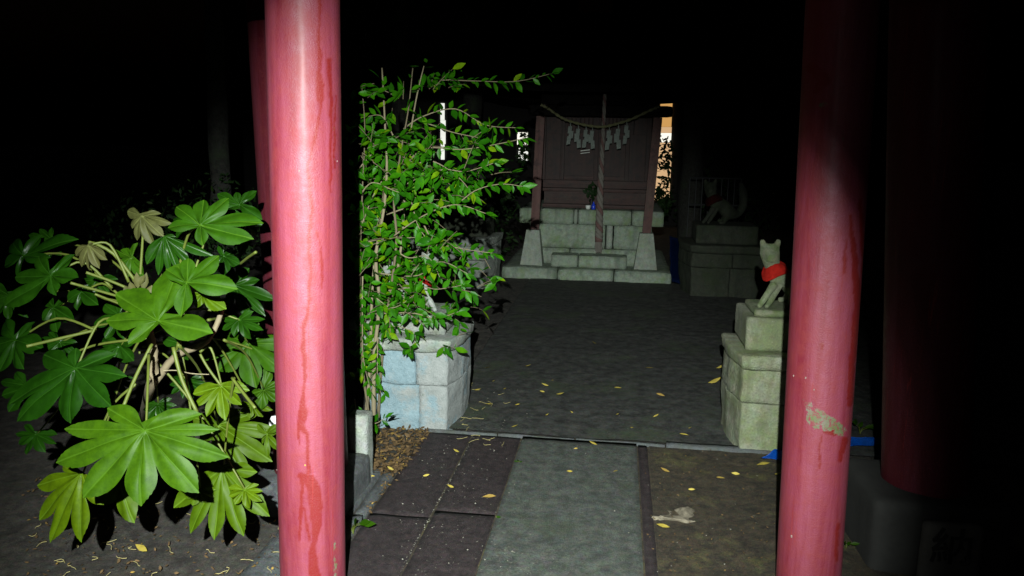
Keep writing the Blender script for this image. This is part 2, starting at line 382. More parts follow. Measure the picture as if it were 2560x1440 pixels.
# ------------------------------------------------------------------ torii gates
def polydist(px, py, pl):
    best = 1e9; w = 0
    for (x0, y0, w0), (x1, y1, w1) in zip(pl, pl[1:]):
        dx, dy = x1-x0, y1-y0; t = max(0, min(1, ((px-x0)*dx+(py-y0)*dy)/(dx*dx+dy*dy+1e-9)))
        d = math.hypot(px-x0-dx*t, py-y0-dy*t)-(w0+(w1-w0)*t)
        if d < best: best = d
    return best
def pillar(name, p0, p1, r, parent, drips=(), wears=(), na=150, nz=560, mat='red_paint'):
    bm = bmesh.new(); ld = bm.verts.layers.float.new('drip'); lw = bm.verts.layers.float.new('wear')
    ax = (p1-p0); rows = []
    for k_ in range(nz+1):
        t = k_/nz; c = p0.lerp(p1, t); row = []
        for j in range(na):
            a = 2*math.pi*j/na
            q = Vector((math.cos(a), math.sin(a), 0))
            rr = r*(1+.010*noise.noise(Vector((math.cos(a)*1.5, math.sin(a)*1.5, c.z*1.3)))+.003*noise.noise(Vector((math.cos(a)*5, math.sin(a)*5, c.z*6))))
            v_ = bm.verts.new(c+q*rr)
            if drips or wears:
                if q.y < .35:
                    x, y = proj(v_.co)
                    if -60 < y < 1520:
                        jx = 5*noise.noise(Vector((x*.05, y*.03, 1)))+2.5*noise.noise(Vector((x*.2, y*.12, 4)))
                        d = min([polydist(x+jx, y, pl) for pl in drips] or [99]); v_[ld] = 1-smoothstep(-1.5, 2.5, d)
                        d = min([polydist(x+jx, y, pl) for pl in wears] or [99]); v_[lw] = 1-smoothstep(-14, 10, d)
            row.append(v_)
        rows.append(row)
    for a, b in zip(rows, rows[1:]):
        for j in range(na): bm.faces.new((a[j], a[(j+1) % na], b[(j+1) % na], b[j]))
    return obj(name, bm, mat, parent, smooth=True)
def beam_box(name, a, b, h, d, parent, mat='red_paint', ends=0.0):
    L = (b-a).length; n = 24; bm = bmesh.new(); rows = []
    for i in range(n+1):
        t = i/n; c = a.lerp(b, t); c.z += ends*(2*t-1)**4
        rows.append([bm.verts.new(c+Vector((0, y, z))) for y, z in ((-d/2, -h/2), (d/2, -h/2), (d/2*1.15, h/2), (-d/2*1.15, h/2))])
    for x, y in zip(rows, rows[1:]):
        for j in range(4): bm.faces.new((x[j], x[(j+1) % 4], y[(j+1) % 4], y[j]))
    bm.faces.new(rows[0][::-1]); bm.faces.new(rows[-1])
    bmesh.ops.recalc_face_normals(bm, faces=bm.faces)
    return obj(name, bm, mat, parent)
YF = 2.35
fl0, fl1 = Vector((-.988, YF, -.02)), Vector((-.955, YF, 2.55)); YR = 2.65   # the gate stands a little askew to the path
fr0, fr1 = Vector((.7245, YR, -.02)), Vector((.646, YR, 2.55))
gate = thing('torii_gate', (-.17, YF, 0), 'nearer torii gate whose two pink red round pillars stand in front of everything else', 'torii')
dl = [[(800, -20, 3), (797, 90, 3), (803, 140, 3), (800, 200, 4), (803, 262, 4), (790, 330, 3), (770, 415, 2.5), (775, 470, 3), (779, 525, 3), (773, 640, 3), (777, 665, 3), (773, 760, 3), (762, 812, 6), (758, 850, 5), (763, 940, 5), (757, 985, 4), (758, 1030, 9), (752, 1060, 8), (766, 1085, 3), (768, 1130, 4), (772, 1180, 5)],
      [(749, 1050, 4), (748, 1110, 2)], [(788, 575, 1.5), (801, 615, 2), (803, 650, 3), (804, 720, 1.5)], [(797, 90, 4), (800, 215, 8), (802, 250, 7)],
      [(755, 1190, 8), (772, 1200, 14), (785, 1225, 16), (790, 1270, 16), (792, 1310, 14), (785, 1350, 6), (780, 1385, 9), (788, 1440, 14), (790, 1500, 14)],
      [(756, 1200, 4), (754, 1260, 3), (750, 1300, 4), (749, 1350, 2.5)], [(759, 1270, 2), (768, 1310, 3), (772, 1350, 3)], [(822, 150, 4), (828, 300, 3), (826, 480, 2)], [(838, 240, 1.5), (836, 420, 2)]]
wl = [[(832, 120, 3), (836, 300, 6), (838, 500, 4)], [(835, 1350, 8), (840, 1460, 14)]]
drr = [[(2128, 540, 4), (2135, 640, 7), (2145, 760, 8), (2130, 900, 8), (2125, 1010, 7)], [(2115, 600, 2), (2110, 680, 4)], [(2055, 860, 4), (2056, 872, 3)], [(2085, 1080, 10), (2060, 1080, 3)], [(2052, 1090, 2), (2048, 1170, 3)],
       [(2112, 1100, 8), (2100, 1150, 6)], [(2095, 1310, 3), (2090, 1400, 4)], [(2030, 170, 14), (2060, 200, 16), (2040, 230, 5)], [(2150, 500, 4), (2160, 700, 5), (2150, 900, 4)]]
wr = [[(2024, 1018, 20), (2045, 1048, 34), (2075, 1062, 26), (2102, 1076, 20)], [(2008, 1000, 6), (2012, 1018, 7)], [(2055, 262, 16)]*2, [(2112, 240, 7), (2108, 330, 8), (2108, 450, 5)], [(2172, 760, 3), (2165, 900, 5)]]
pillar('pillar', fl0, fl1, .1095, gate, dl, wl); pillar('pillar', fr0, fr1, .108, gate, drr, wr)
beam_box('tie_beam', Vector((-1.32, YF-.07, 2.048)), Vector((1.05, YR+.07, 2.115)), .15, .08, gate)
beam_box('lintel', Vector((-1.6, YF-.12, 2.62)), Vector((1.32, YR+.12, 2.62)), .20, .22, gate, ends=.10)
for px, py, Yc, ri in ((693, 1177, YF, 1.5), (843, 405, YF, 1.2), (763, 1165, YF, 1.4), (1984, 942, YR, 1.6), (2014, 947, YR, 1.7), (2035, 976, YR, 1.2), (1979, 1344, YR, 2.4), (748, 430, YF, 1.6)):
    ax0, ax1 = (fl0, fl1) if px < 1000 else (fr0, fr1); d = ray(px, py)
    for it in range(60):                                           # where the sight line meets the round pillar
        p = CAM+d*((Yc-.16+it*.003)/d.y); c_ = ax0.lerp(ax1, (p.z-ax0.z)/(ax1.z-ax0.z))
        if math.hypot(p.x-c_.x, p.y-c_.y) < .1095: break
    obj('paint_chip', rblock(p.x, p.y, p.z, ri*.003, .003, ri*.004, .001, .0008, .002, px, None, 90), 'fallen_yellow' if px == 763 else 'plastic_chip', gate)
YB = 3.08
gate2 = thing('torii_gate', (.5, YB, 0), 'larger torii gate behind, red left pillar half hidden, right pillar lost in the dark', 'torii')
bl0 = at(780, 1185, YB); bl0.z = .14; bl1 = Vector((bl0.x+.03, YB, 3.4))
bl1 = bl0+(at(730, 200, YB)-bl0)*1.8; bl1.y = YB
br0 = at(2312, 1205, YB); br1 = br0+(at(2340, 200, YB)-br0)*1.8; br1.y = YB
pillar('pillar', bl0, bl1, .158, gate2, nz=200, na=80, mat='dimmed_red_paint'); pillar('pillar', br0, br1, .158, gate2, nz=200, na=80, mat='dimmed_red_paint')
beam_box('tie_beam', Vector((bl1.x-.4, YB, 2.75)), Vector((br1.x+.4, YB, 2.75)), .2, .12, gate2)
beam_box('lintel', Vector((bl1.x-.7, YB, 3.5)), Vector((br1.x+.7, YB, 3.5)), .28, .3, gate2, ends=.15)
zt = bl0.z
obj('base_stone', rblock(bl0.x, YB, -.05, .42, .40, zt+.055, .03, .006, .03, 5), 'tile_grey', gate2, smooth=True)
bs = obj('base_stone', rblock(br0.x, YB, -.05, .50, .44, br0.z+.055, .03, .006, .03, 6), 'carved_dark', gate2, smooth=True)
pq = gp(2370, 1440); pq_x = at(2370, 1400, YB-.24).x
pl_z = at(2370, 1303, YB-.24).z
MATS['name_dark'] = plain('name_dark', (.09, .087, .078), .9)
obj('name_stone', rblock(pq_x, YB-.245, -.05, .21, .05, pl_z+.05, .02, .003, .02, 8), 'name_dark', bs, smooth=True)
def lettering(txt, size, loc, rot, mat, parent, name='lettering', depth=.002):
    cu = bpy.data.curves.new(name, 'FONT'); cu.body = txt; cu.size = size; cu.align_x = 'CENTER'; cu.align_y = 'CENTER'; cu.extrude = depth; cu.offset = .0015
    tmp = bpy.data.objects.new('tmp_text', cu); C.objects.link(tmp)
    bpy.context.view_layer.update()
    me = bpy.data.meshes.new_from_object(tmp.evaluated_get(bpy.context.evaluated_depsgraph_get()))
    me.transform(Matrix.Translation(loc) @ rot.to_matrix().to_4x4())
    bpy.data.objects.remove(tmp); o = obj(name, me, None, parent); me.materials.clear(); me.materials.append(MATS[mat]); return o
from mathutils import Euler
# its face carries the carved character for "offered"
lettering('納', .15, Vector((pq_x-.005, YB-.274, at(2370, 1372, YB-.27).z)), Euler((R(90), 0, 0)), 'carved_dark', gate2)

# ------------------------------------------------------------------ fox pedestals and statues
def pedestal(side, xi, yf, w, d, hb, hc, mat, label, seam, seams_z, blocks_mat=None, taper=.92):
    """side +1: inner corner faces left; xi inner x of the front corner"""
    s = side; ch = .045*w/.44
    t = thing('stone_pedestal', (xi+s*w/2, yf+d/2, 0), label, 'pedestal', 'stone pedestals of the fox statues')
    def P(x, y): return (xi+s*x, yf+y)
    inner = [P(0, 0), P(w, 0), P(w+.04, d), P(-ch, d), P(-ch, .22*w/.44)]
    if s < 0: inner = inner[::-1]
    def order(poly): return poly
    zz = [0]+seams_z+[hb]
    for lv, (za, zb) in enumerate(zip(zz, zz[1:])):
        sx = seam+(.0 if lv == 0 else .02)
        A = [P(0, 0), P(sx, 0), P(sx, d), P(-ch, d), P(-ch, .22*w/.44)]; B = [P(sx+.004, .003), P(w, .0), P(w+.02, d), P(sx+.004, d)]
        for q, poly in enumerate((A, B)):
            if s < 0: poly = poly[::-1]
            o = obj('stone_block', prism(poly, za+(.003 if lv else -.05), zb-.001, 1+(0 if lv else -.045), 1+.0 if lv == 0 else .985, .008, .020, lv*3+q+seam*10, .006, pivot=(xi+s*w/2, yf+d/2)), mat, t, smooth=True)
            at_ = o.data.attributes.new('tint', 'FLOAT', 'POINT')
            val = 1.0 if (q == 1) else .0
            for dd in at_.data: dd.value = val
    cap = [P(-.02, -.035), P(w+.04, -.035), P(w+.06, d+.02), P(-ch-.018, d+.02), P(-ch-.018, .17*w/.44)]
    if s < 0: cap = cap[::-1]
    obj('cap_stone', prism(cap, hb, hb+hc, .955, 1.0, .006, .022, 4.4+seam, .014), MAT_CAP[mat] if mat in MAT_CAP else mat, t, smooth=True)
    return t
MAT_CAP = {'lichen_stone': 'granite_grey'}
YP = 3.975
hcap = at(1050, 883, YP-.03).z; 
hc = .075
pedestal(-1, -.875, YP, .44, .46, hcap, hc, 'lichen_stone', 'blue grey lichened stone pedestal at the left end of the threshold, behind the leafy bush', .155, [at(1050, 964, YP).z])
hcapR = at(1900, 928, YP-.03).z
pedestal(1, .675, YP, .44, .46, hcapR, hc, 'mossy_stone', 'mossy olive stone pedestal at the right of the threshold, carrying the bibbed fox', .50, [at(1900, 1011, YP).z])

def skin_mesh(name, nodes, edges, root, sub=2):
    me = bpy.data.meshes.new(name); me.from_pydata([Vector(n[0]) for n in nodes], edges, [])
    o = bpy.data.objects.new('tmp_skin', me); C.objects.link(o)
    m = o.modifiers.new('s', 'SKIN'); m.use_smooth_shade = True
    sv = me.skin_vertices[0].data
    for i, n in enumerate(nodes):
        rr = n[1] if isinstance(n[1], tuple) else (n[1], n[1]); sv[i].radius = rr; sv[i].use_root = (i == root)
    ss = o.modifiers.new('ss', 'SUBSURF'); ss.levels = sub; ss.render_levels = sub
    bpy.context.view_layer.update()
    out = bpy.data.meshes.new_from_object(o.evaluated_get(bpy.context.evaluated_depsgraph_get()))
    bpy.data.objects.remove(o); return out
FOX = [((.185, .10, .085), .062), ((.12, .065, .15), .056), ((.055, .025, .165), .050), ((.028, .012, .20), .040), ((.006, .004, .25), .044), ((-.002, 0, .292), (.049, .045)),
       ((-.004, -.045, .272), .024), ((-.006, -.080, .262), .013),
       ((.035, -.012, .125), .026), ((.000, -.03, .075), .019), ((-.03, -.045, .028), .015), ((-.05, -.07, .010), .013),
       ((.055, .0, .115), .024), ((.032, -.025, .07), .018), ((.006, -.045, .026), .0145), ((-.012, -.07, .009), .013),
       ((-.034, .010, .322), .018), ((-.042, .014, .352), .011), ((.034, .010, .324), .018), ((.043, .014, .355), .011),
       ((.14, .02, .06), .034), ((.12, -.03, .014), .016), ((.08, -.05, .010), .013),
       ((.15, .15, .06), .034), ((.13, .16, .014), .016), ((.09, .16, .010), .013),
       ((.245, .13, .06), .03), ((.29, .15, .14), .036), ((.28, .15, .25), .038), ((.25, .14, .33), .012)]
FE = [(0, 1), (1, 2), (2, 3), (3, 4), (4, 5), (5, 6), (6, 7), (2, 8), (8, 9), (9, 10), (10, 11), (2, 12), (12, 13), (13, 14), (14, 15), (5, 16), (16, 17), (5, 18), (18, 19), (0, 20), (20, 21), (21, 22), (0, 23), (23, 24), (24, 25), (0, 26), (26, 27), (27, 28), (28, 29)]
def fox(base, s, scale, label, mat='fox_stone', plinths=()):
    """base: point under the paws; s=+1 body runs to the right, -1 mirrored"""
    t = thing('fox_statue', base, label, 'fox statue', 'seated stone foxes with red bibs')
    M = Matrix.Translation(base) @ Matrix.Diagonal((s*scale, scale, scale, 1))
    me = skin_mesh('body', FOX, FE, 0); me.transform(M)
    if s < 0: me.flip_normals()
    for v_ in me.vertices: v_.co += noise.noise_vector(v_.co*28)*.0022*scale
    obj('body', me, mat, t, smooth=True).data.materials[0] = MATS[mat]
    # bib: a collar of red cloth, higher at the back of the neck
    bm = bmesh.new(); n = 40; rows = []
    cen = Vector((.024, .004, .205)); T = Matrix.Rotation(R(-27), 3, 'Y')
    for z, r_ in ((.022, .040), (.012, .049), (-.004, .061), (-.022, .066), (-.040, .068)):
        row = []
        for j in range(n):
            a = 2*math.pi*j/n; rr = r_*(1+.04*math.sin(a*5+z*50)+.03*math.sin(a*9))
            p = T @ Vector((math.cos(a)*rr*1.0, math.sin(a)*rr*.95, z+.004*math.sin(3*a)))+cen
            row.append(bm.verts.new(p))
        rows.append(row)
    for a, b in zip(rows, rows[1:]):
        for j in range(n): bm.faces.new((a[j], b[j], b[(j+1) % n], a[(j+1) % n]))
    g = bmesh.ops.solidify(bm, geom=bm.faces[:], thickness=.003)
    bmesh.ops.recalc_face_normals(bm, faces=bm.faces)
    bm.transform(M); obj('bib', bm, 'bib_dimmed' if mat == 'far_stone_dimmed' else 'bib_red', t, smooth=True)
    for i, (x0, x1, y0, y1, z0, z1, m) in enumerate(plinths):
        xa, xb = sorted((base[0]+s*x0, base[0]+s*x1))
        obj('plinth', rblock((xa+xb)/2, base[1]+(y0+y1)/2, z0, xb-xa, y1-y0, z1-z0, .012, .004, .02, i*3), m, t, smooth=True)
    return t
# front right: paws at (1912,765)
topR = hcapR+hc
yf_ = 4.22
pw = at(1914, 767, yf_); z_p1 = at(1900, 790, yf_-.08).z
fox(pw, 1, 1.02, 'mossy stone fox with red bib and round ears beside the right near pillar', plinths=(
    (-.075, .40, -.11, .22, z_p1-.0, pw.z+.002, 'fox_stone'), (-.115, .44, -.15, .26, topR-.004, z_p1+.002, 'mossy_stone')))
topL = hcap+hc
pl_ = at(1075, 775, yf_)
fox(Vector((pl_.x, yf_, pl_.z)), -1, 1.02, 'grey stone fox with red bib mostly hidden behind the leafy bush', mat='granite_grey', plinths=(
    (-.09, .40, -.11, .22, pl_.z-.05, pl_.z+.002, 'granite_grey'), (-.12, .43, -.15, .25, topL-.004, pl_.z-.048, 'granite_grey')))
# the far pair
YQ = 8.3
hq = at(1800, 614, YQ).z
pedestal(1, .79, YQ, .80, .7, hq-.09, .09, 'far_stone_dimmed', 'far right stone pedestal coloured dark for deep shade beside the shrine', .40, [.30])
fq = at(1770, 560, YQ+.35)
fox(Vector((fq.x, YQ+.35, fq.z+.005)), 1, 1.35, 'dim stone fox on the far right pedestal by the shrine', mat='far_stone_dimmed', plinths=((-.14, .5, -.22, .3, hq-.003, fq.z+.008, 'far_stone_dimmed'),))
pedestal(-1, -1.40, YQ-.1, .80, .7, hq-.09, .09, 'granite_grey', 'far left stone pedestal glimpsed right of the leafy bush below the shrine', .40, [.30])
fq2 = at(1195, 560, YQ+.25)
fox(Vector((fq2.x, YQ+.25, fq.z+.005)), -1, 1.45, 'dim stone fox behind the bush on the far left pedestal', mat='far_stone_dimmed', plinths=((-.14, .5, -.22, .3, hq-.003, fq.z+.008, 'far_stone_dimmed'),))

# ------------------------------------------------------------------ the small shrine
YS = 9.0
shr = thing('shrine', (-.3, YS+.9, 0), 'small dark red wooden shrine on a pale stone base at the end of the path', 'shrine')
def zat(y, Y, x=1490): return at(x, y, Y).z
def xat(x, Y, y=600): return at(x, y, Y).x
zb = zat(676, YS)                        # top of base slab
x0, x1 = xat(1252, YS, 700), xat(1680, YS, 690)
n_ = 3
for i in range(n_):
    a, b = x0+(x1-x0)*i/n_, x0+(x1-x0)*(i+1)/n_
    obj('base_slab', rblock((a+b)/2, YS+1.05, -.1, b-a-.006, 2.1, zb+.1, .03, .012, .06, i+50), 'shrine_stone', shr, smooth=True)
# lower step course
Y1 = YS+.16
zs = zat(640, Y1)
xs0, xs1 = xat(1376, Y1, 660), xat(1567, Y1, 660)
for a, b, s in ((xs0, xs0+(xs1-xs0)*.36, 1), (xs0+(xs1-xs0)*.36+.005, xs1, 2)):
    obj('step_stone', rblock((a+b)/2, Y1+.16, zb-.005, b-a, .32, zs-zb, .015, .006, .03, s+60), 'shrine_stone', shr, smooth=True)
Yw = YS+.42
zl0, zl1 = zat(562, Yw), zat(525, Yw-.08)
zc = zat(623, Yw)
xw0, xw1 = xat(1322, Yw), xat(1630, Yw)
for i, (a, b) in enumerate(((0, .34), (.34, 1.0))):
    obj('stone_block', rblock(xw0+(xw1-xw0)*(a+b)/2, Yw+.75, zb-.004, (xw1-xw0)*(b-a)-.006, 1.5, zc-zb, .014, .006, .05, i+70), 'shrine_stone', shr, smooth=True)
for i, (a, b, m) in enumerate(((0, .625, 'shrine_stone'), (.63, .685, 'pale_footing'), (.69, 1.0, 'shrine_stone'))):
    obj('stone_block', rblock(xw0+(xw1-xw0)*(a+b)/2, Yw+.75+.01*i, zc+.001, (xw1-xw0)*(b-a)-.006, 1.5, zl0-zc-.002, .014, .006, .05, i+75), m, shr, smooth=True)
xl0, xl1 = xat(1300, Yw, 540), xat(1660, Yw, 540)
cuts = [0, .15, .38, .41, .56, .78, 1.0]
for i, (a, b) in enumerate(zip(cuts, cuts[1:])):
    obj('ledge_stone', rblock(xl0+(xl1-xl0)*(a+b)/2, Yw+.72, zl0, (xl1-xl0)*(b-a)-.004, 1.62, zl1-zl0, .02, .006, .04, i+80), 'pale_footing' if i == 2 else 'shrine_stone', shr, smooth=True)
# footings and posts
Yp = YS+.20
ztop_f = zat(580, Yp)
for xb0, xb1, xt0, xt1, pb0, pb1, pt0, pt1, yb in ((1300, 1356, 1315, 1347, 1325, 1345, 1340, 1362, 663), (1585, 1643, 1600, 1634, 1604, 1631, 1636, 1660, 668)):
    B0, B1 = xat(xb0, Yp, 660), xat(xb1, Yp, 660); T0, T1 = xat(xt0, Yp, 580), xat(xt1, Yp, 580)
    def warp(w, B0=B0, B1=B1, T0=T0, T1=T1):
        t = (w.z-zb)/(ztop_f-zb); l_ = B0+(T0-B0)*t; r_ = B1+(T1-B1)*t; u_ = (w.x+.5)
        ym = Yp+.12; return Vector((l_+(r_-l_)*u_, ym+(w.y-ym)*(1-.4*t), w.z))
    bm = rblock(0, Yp+.12, zb-.003, 1.0, .26, ztop_f-zb, .008, .003, .04, 3, None)
    for v_ in bm.verts: v_.co = warp(v_.co)
    obj('post_footing', bm, 'pale_footing', shr, smooth=False)
    p0_, p1_ = (xat(pb0, Yp, 575)+xat(pb1, Yp, 575))/2, (xat(pt0, Yp, 250)+xat(pt1, Yp, 250))/2
    zt_ = zat(290, Yp); wd = .052
    bm = rblock(0, Yp+.11, ztop_f-.002, wd*2, wd*2, zt_-ztop_f, .008, .002, .05, 9, None)
    for v_ in bm.verts: v_.co.x += p0_+(p1_-p0_)*(v_.co.z-ztop_f)/(zt_-ztop_f)
    obj('post', bm, 'post_wood', shr)
# body walls and doors (front face on Yd)
Yd = Yw+.12
zt = zat(262, Yd)
xa, xb = xat(1358, Yd, 500), xat(1622, Yd, 500)
Wd = xb-xa
def plank(name, a, b, z0, z1, y, d, mat='shrine_wood', par=shr, r=.005):
    return obj(name, rblock((a+b)/2, y+d/2, z0, b-a, d, z1-z0, r, .002, .06, rng.random()*9), mat, par)
for i in range(6):
    plank('wall_board', xa+Wd*i/6+.002, xa+Wd*(i+1)/6-.002, zl1, zt, Yd+.085, .03)
obj('side_wall', rblock(xa+.02, Yd+.6, zl1, .04, 1.0, zt-zl1, .004, .001, .1), 'shrine_wood', shr)
obj('side_wall', rblock(xb-.02, Yd+.6, zl1, .04, 1.0, zt-zl1, .004, .001, .1), 'shrine_wood', shr)
obj('back_wall', rblock((xa+xb)/2, Yd+1.12, zl1, Wd, .04, zt-zl1, .004, .001, .1), 'shrine_wood', shr)
zr0, zr1, zr2 = zat(481, Yd), zat(472, Yd), zat(452, Yd)
plank('sill_beam', xa-.01, xb+.01, zl1+.002, zat(512, Yd), Yd-.01, .09, 'shrine_wood_flat')
for i in range(1): plank('base_board', xa+.003, xb-.003, zat(512, Yd)+.003, zr0, Yd+.045, .035, 'shrine_wood_flat')
plank('rail', xa-.01, xb+.01, zr0+.004, zr1, Yd-.02, .10, 'shrine_wood_flat'); plank('rail', xa-.01, xb+.01, zr1+.004, zr2, Yd+.005, .07, 'shrine_wood_flat')
xd = [xat(x, Yd, 420) for x in (1358, 1405, 1489, 1567, 1618)]
for x in xd: plank('door_stile', x-.022, x+.022, zr2+.002, zt, Yd+.01, .07)
for i in range(4):
    pn = plank('door_panel', xd[i]+.026, xd[i+1]-.026, zr2+.004, zat(335, Yd), Yd+.05, .03)
    if i in (1, 2):
        plank('door_rail', xd[i]+.024, xd[i+1]-.024, zr2+.003, zr2+.05, Yd+.022, .05, 'shrine_wood_flat')
        plank('door_rail', xd[i]+.024, xd[i+1]-.024, zat(345, Yd), zat(333, Yd), Yd+.022, .05, 'shrine_wood_flat')
        for q in range(7):                                    # lattice above the panels
            lx = xd[i]+.026+(xd[i+1]-xd[i]-.052)*(q+.5)/7
            plank('lattice_bar', lx-.008, lx+.008, zat(333, Yd), zt-.02, Yd+.04, .02)
hx = xat(1462, Yd, 378); hz = zat(378, Yd)
hb = tube([Vector((hx-.05, Yd-.005, hz)), Vector((hx+.06, Yd-.005, hz+.015))], .006, 6); hb = tube([Vector((hx-.05, Yd-.005, hz-.03)), Vector((hx+.06, Yd-.005, hz-.015))], .005, 6, hb)
obj('door_bolt', hb, 'cup_white', shr)
plank('header_beam', xat(1318, Yp, 275), xat(1684, Yp, 275), zat(291, Yp), zat(262, Yp), Yp+.05, .12, 'roof_dark', r=.03)
plank('header_beam', xa-.05, xb+.05, zt, zt+.12, Yd-.02, .14, 'roof_dark')
# roof: a gable with curved eaves, tiles in rows
rf = bmesh.new(); nr = 16; cx_ = (xa+xb)/2
def roofp(i, u):
    t = i/nr; y = YS-.35+2.6*t; h = zt+.17+.85*(1-abs(2*t-1))**1.25; hw = 1.55
    return Vector((cx_+u*hw, y, h+.10*abs(u)**3))
for lay in (0, -.07):
    pass
G = [[rf.verts.new(roofp(i, -1+2*j/20)) for j in range(21)] for i in range(nr+1)]
G2 = [[rf.verts.new(roofp(i, -1+2*j/20)-Vector((0, 0, .08))) for j in range(21)] for i in range(nr+1)]
for i in range(nr):
    for j in range(20):
        rf.faces.new((G[i][j], G[i][j+1], G[i+1][j+1], G[i+1][j])); rf.faces.new((G2[i][j], G2[i+1][j], G2[i+1][j+1], G2[i][j+1]))
for j in range(20): rf.faces.new((G[0][j], G2[0][j], G2[0][j+1], G[0][j+1])); rf.faces.new((G[nr][j], G[nr][j+1], G2[nr][j+1], G2[nr][j]))
for i in range(nr): rf.faces.new((G[i][0], G[i+1][0], G2[i+1][0], G2[i][0])); rf.faces.new((G[i][20], G2[i][20], G2[i+1][20], G[i+1][20]))
obj('roof', rf, 'roof_dark', shr)
obj('roof_ridge', rblock(cx_, YS+.95, zt+.95, 3.0, .18, .16, .03, .004, .1), 'roof_dark', shr)

# straw rope with paper streamers
Yr = Yp-.02
cp = [at(x, y, Yr) for x, y in ((1352, 262), (1372, 272), (1400, 292), (1425, 303), (1465, 313), (1505, 317), (1540, 310), (1580, 297), (1625, 276), (1648, 266))]
rp = curve_pts(cp, 90)
srope = obj('sacred_rope', tube(rp, [.016*(1+.28*math.sin(i*1.5)) for i in range(91)], 7), 'straw_rope', smooth=True)
srope['label'] = 'thin straw rope slung across the shrine front with paper streamers'; srope['category'] = 'rope'
def shide(px, py, hpx, flip):
    """one folded zigzag paper strip"""
    bm = bmesh.new(); p = at(px, py, Yr); s = hpx/FPX*Yr; u = flip
    segs = [((0, 0), (.02, .24), .025), ((0, .22), (-.02, .50), .085), ((.05*u, .42), (.04*u, .74), .10), ((-.03*u, .66), (-.06*u, 1.0), .085)]
    for i, ((ax, az), (bx, bz), w) in enumerate(segs):
        a = p+Vector((ax*s, -.004*i, -az*s)); b = p+Vector((bx*s, -.012-.006*i, -bz*s)); w *= s
        vs = [bm.verts.new(a+Vector((-w*(.4 if i == 0 else 1), 0, 0))), bm.verts.new(a+Vector((w*(.4 if i == 0 else 1), .006, 0))), bm.verts.new(b+Vector((w, -.008, 0))), bm.verts.new(b+Vector((-w, .0, -.01)))]
        bm.faces.new(vs)
        if i == 3 and flip > 0 and hpx > 60:
            c_ = b+Vector((w*2.2, 0, .01)); vs2 = [bm.verts.new(a+Vector((w, -.004, -.02))), bm.verts.new(a+Vector((w*1.9, .006, -.02))), bm.verts.new(c_+Vector((w*.6, 0, 0))), bm.verts.new(c_+Vector((-w*.4, 0, 0)))]
            bm.faces.new(vs2)
    bmesh.ops.solidify(bm, geom=bm.faces[:], thickness=.0012)
    return obj('paper_streamer', bm, 'paper_white', srope)
for px, py, h, fl in ((1426, 303, 55, 1), (1446, 309, 57, -1), (1465, 312, 54, 1), (1481, 314, 54, -1), (1523, 313, 58, 1), (1546, 308, 60, -1), (1567, 301, 55, 1)): shide(px, py, h, fl)
# bell rope: three twisted strands, red and white
Yk = Yp+.02
top, bot = at(1512, 235, Yk), at(1497, 633, Yk); bot2 = at(1497, 600, Yk)
brp = thing('bell_rope', (bot.x, Yk, bot.z), 'thick twisted red and white bell rope hanging in the middle of the shrine front', 'rope')
ctrl = [top, at(1508, 330, Yk), at(1503, 430, Yk), at(1499, 530, Yk), bot2]
path = curve_pts(ctrl, 130)
for q, m in ((0, 'rope_white'), (1, 'rope_red'), (2, 'rope_white')):
    pts = []
    for i, p in enumerate(path):
        rr = .012+.016*smoothstep(20, 120, i); a = i*.36+q*2.094; pts.append(p+Vector((math.cos(a)*rr*.8, math.sin(a)*rr*.8, 0)))
    obj('strand', tube(pts, [.014+.013*smoothstep(20, 120, i) for i in range(len(pts))], 8), m, brp, smooth=True)
tb = bmesh.new()
for q in range(16):
    a = q/16*2*math.pi; r_ = .012+.022*rng.random(); tube([bot2+Vector((math.cos(a)*.025, math.sin(a)*.025, .02)), bot2+Vector((math.cos(a)*r_*1.5, math.sin(a)*r_*1.5, -.09)), bot+Vector((math.cos(a)*r_, math.sin(a)*r_, .02*rng.random()))], .008, 5, tb)
obj('tassel', tb, 'rope_white', brp)
obj('binding', tube([bot2+Vector((0, 0, .03)), bot2+Vector((0, 0, -.02))], .046, 12), 'rope_red', brp, smooth=True)

def lathe(prof, c, n=16, bm=None):
    bm = bm or bmesh.new(); rows = [[bm.verts.new(c+Vector((math.cos(2*math.pi*j/n)*r_, math.sin(2*math.pi*j/n)*r_, z))) for j in range(n)] for r_, z in prof]
    for a, b in zip(rows, rows[1:]):
        for j in range(n): bm.faces.new((a[j], a[(j+1) % n], b[(j+1) % n], b[j]))
    bm.faces.new(rows[0][::-1]); bm.faces.new(rows[-1]); return bm
cpos = at(1470, 522, Yw+.0); cpos.z = zl1
o = obj('offering_cup', lathe([(.022, 0), (.030, .02), (.031, .045), (.026, .05), (.020, .035)], cpos), 'cup_white', smooth=True); o['label'] = 'small white cup on the shrine ledge left of the blue bottle'; o['category'] = 'cup'
bpos = at(1483.5, 522, Yw+.0); bpos.z = zl1
o = obj('bottle', lathe([(.022, 0), (.024, .01), (.024, .05), (.012, .068), (.009, .085), (.009, .09)], bpos), 'bottle_blue', smooth=True); o['label'] = 'small bright blue bottle on the shrine ledge beside the white cup'; o['category'] = 'bottle'

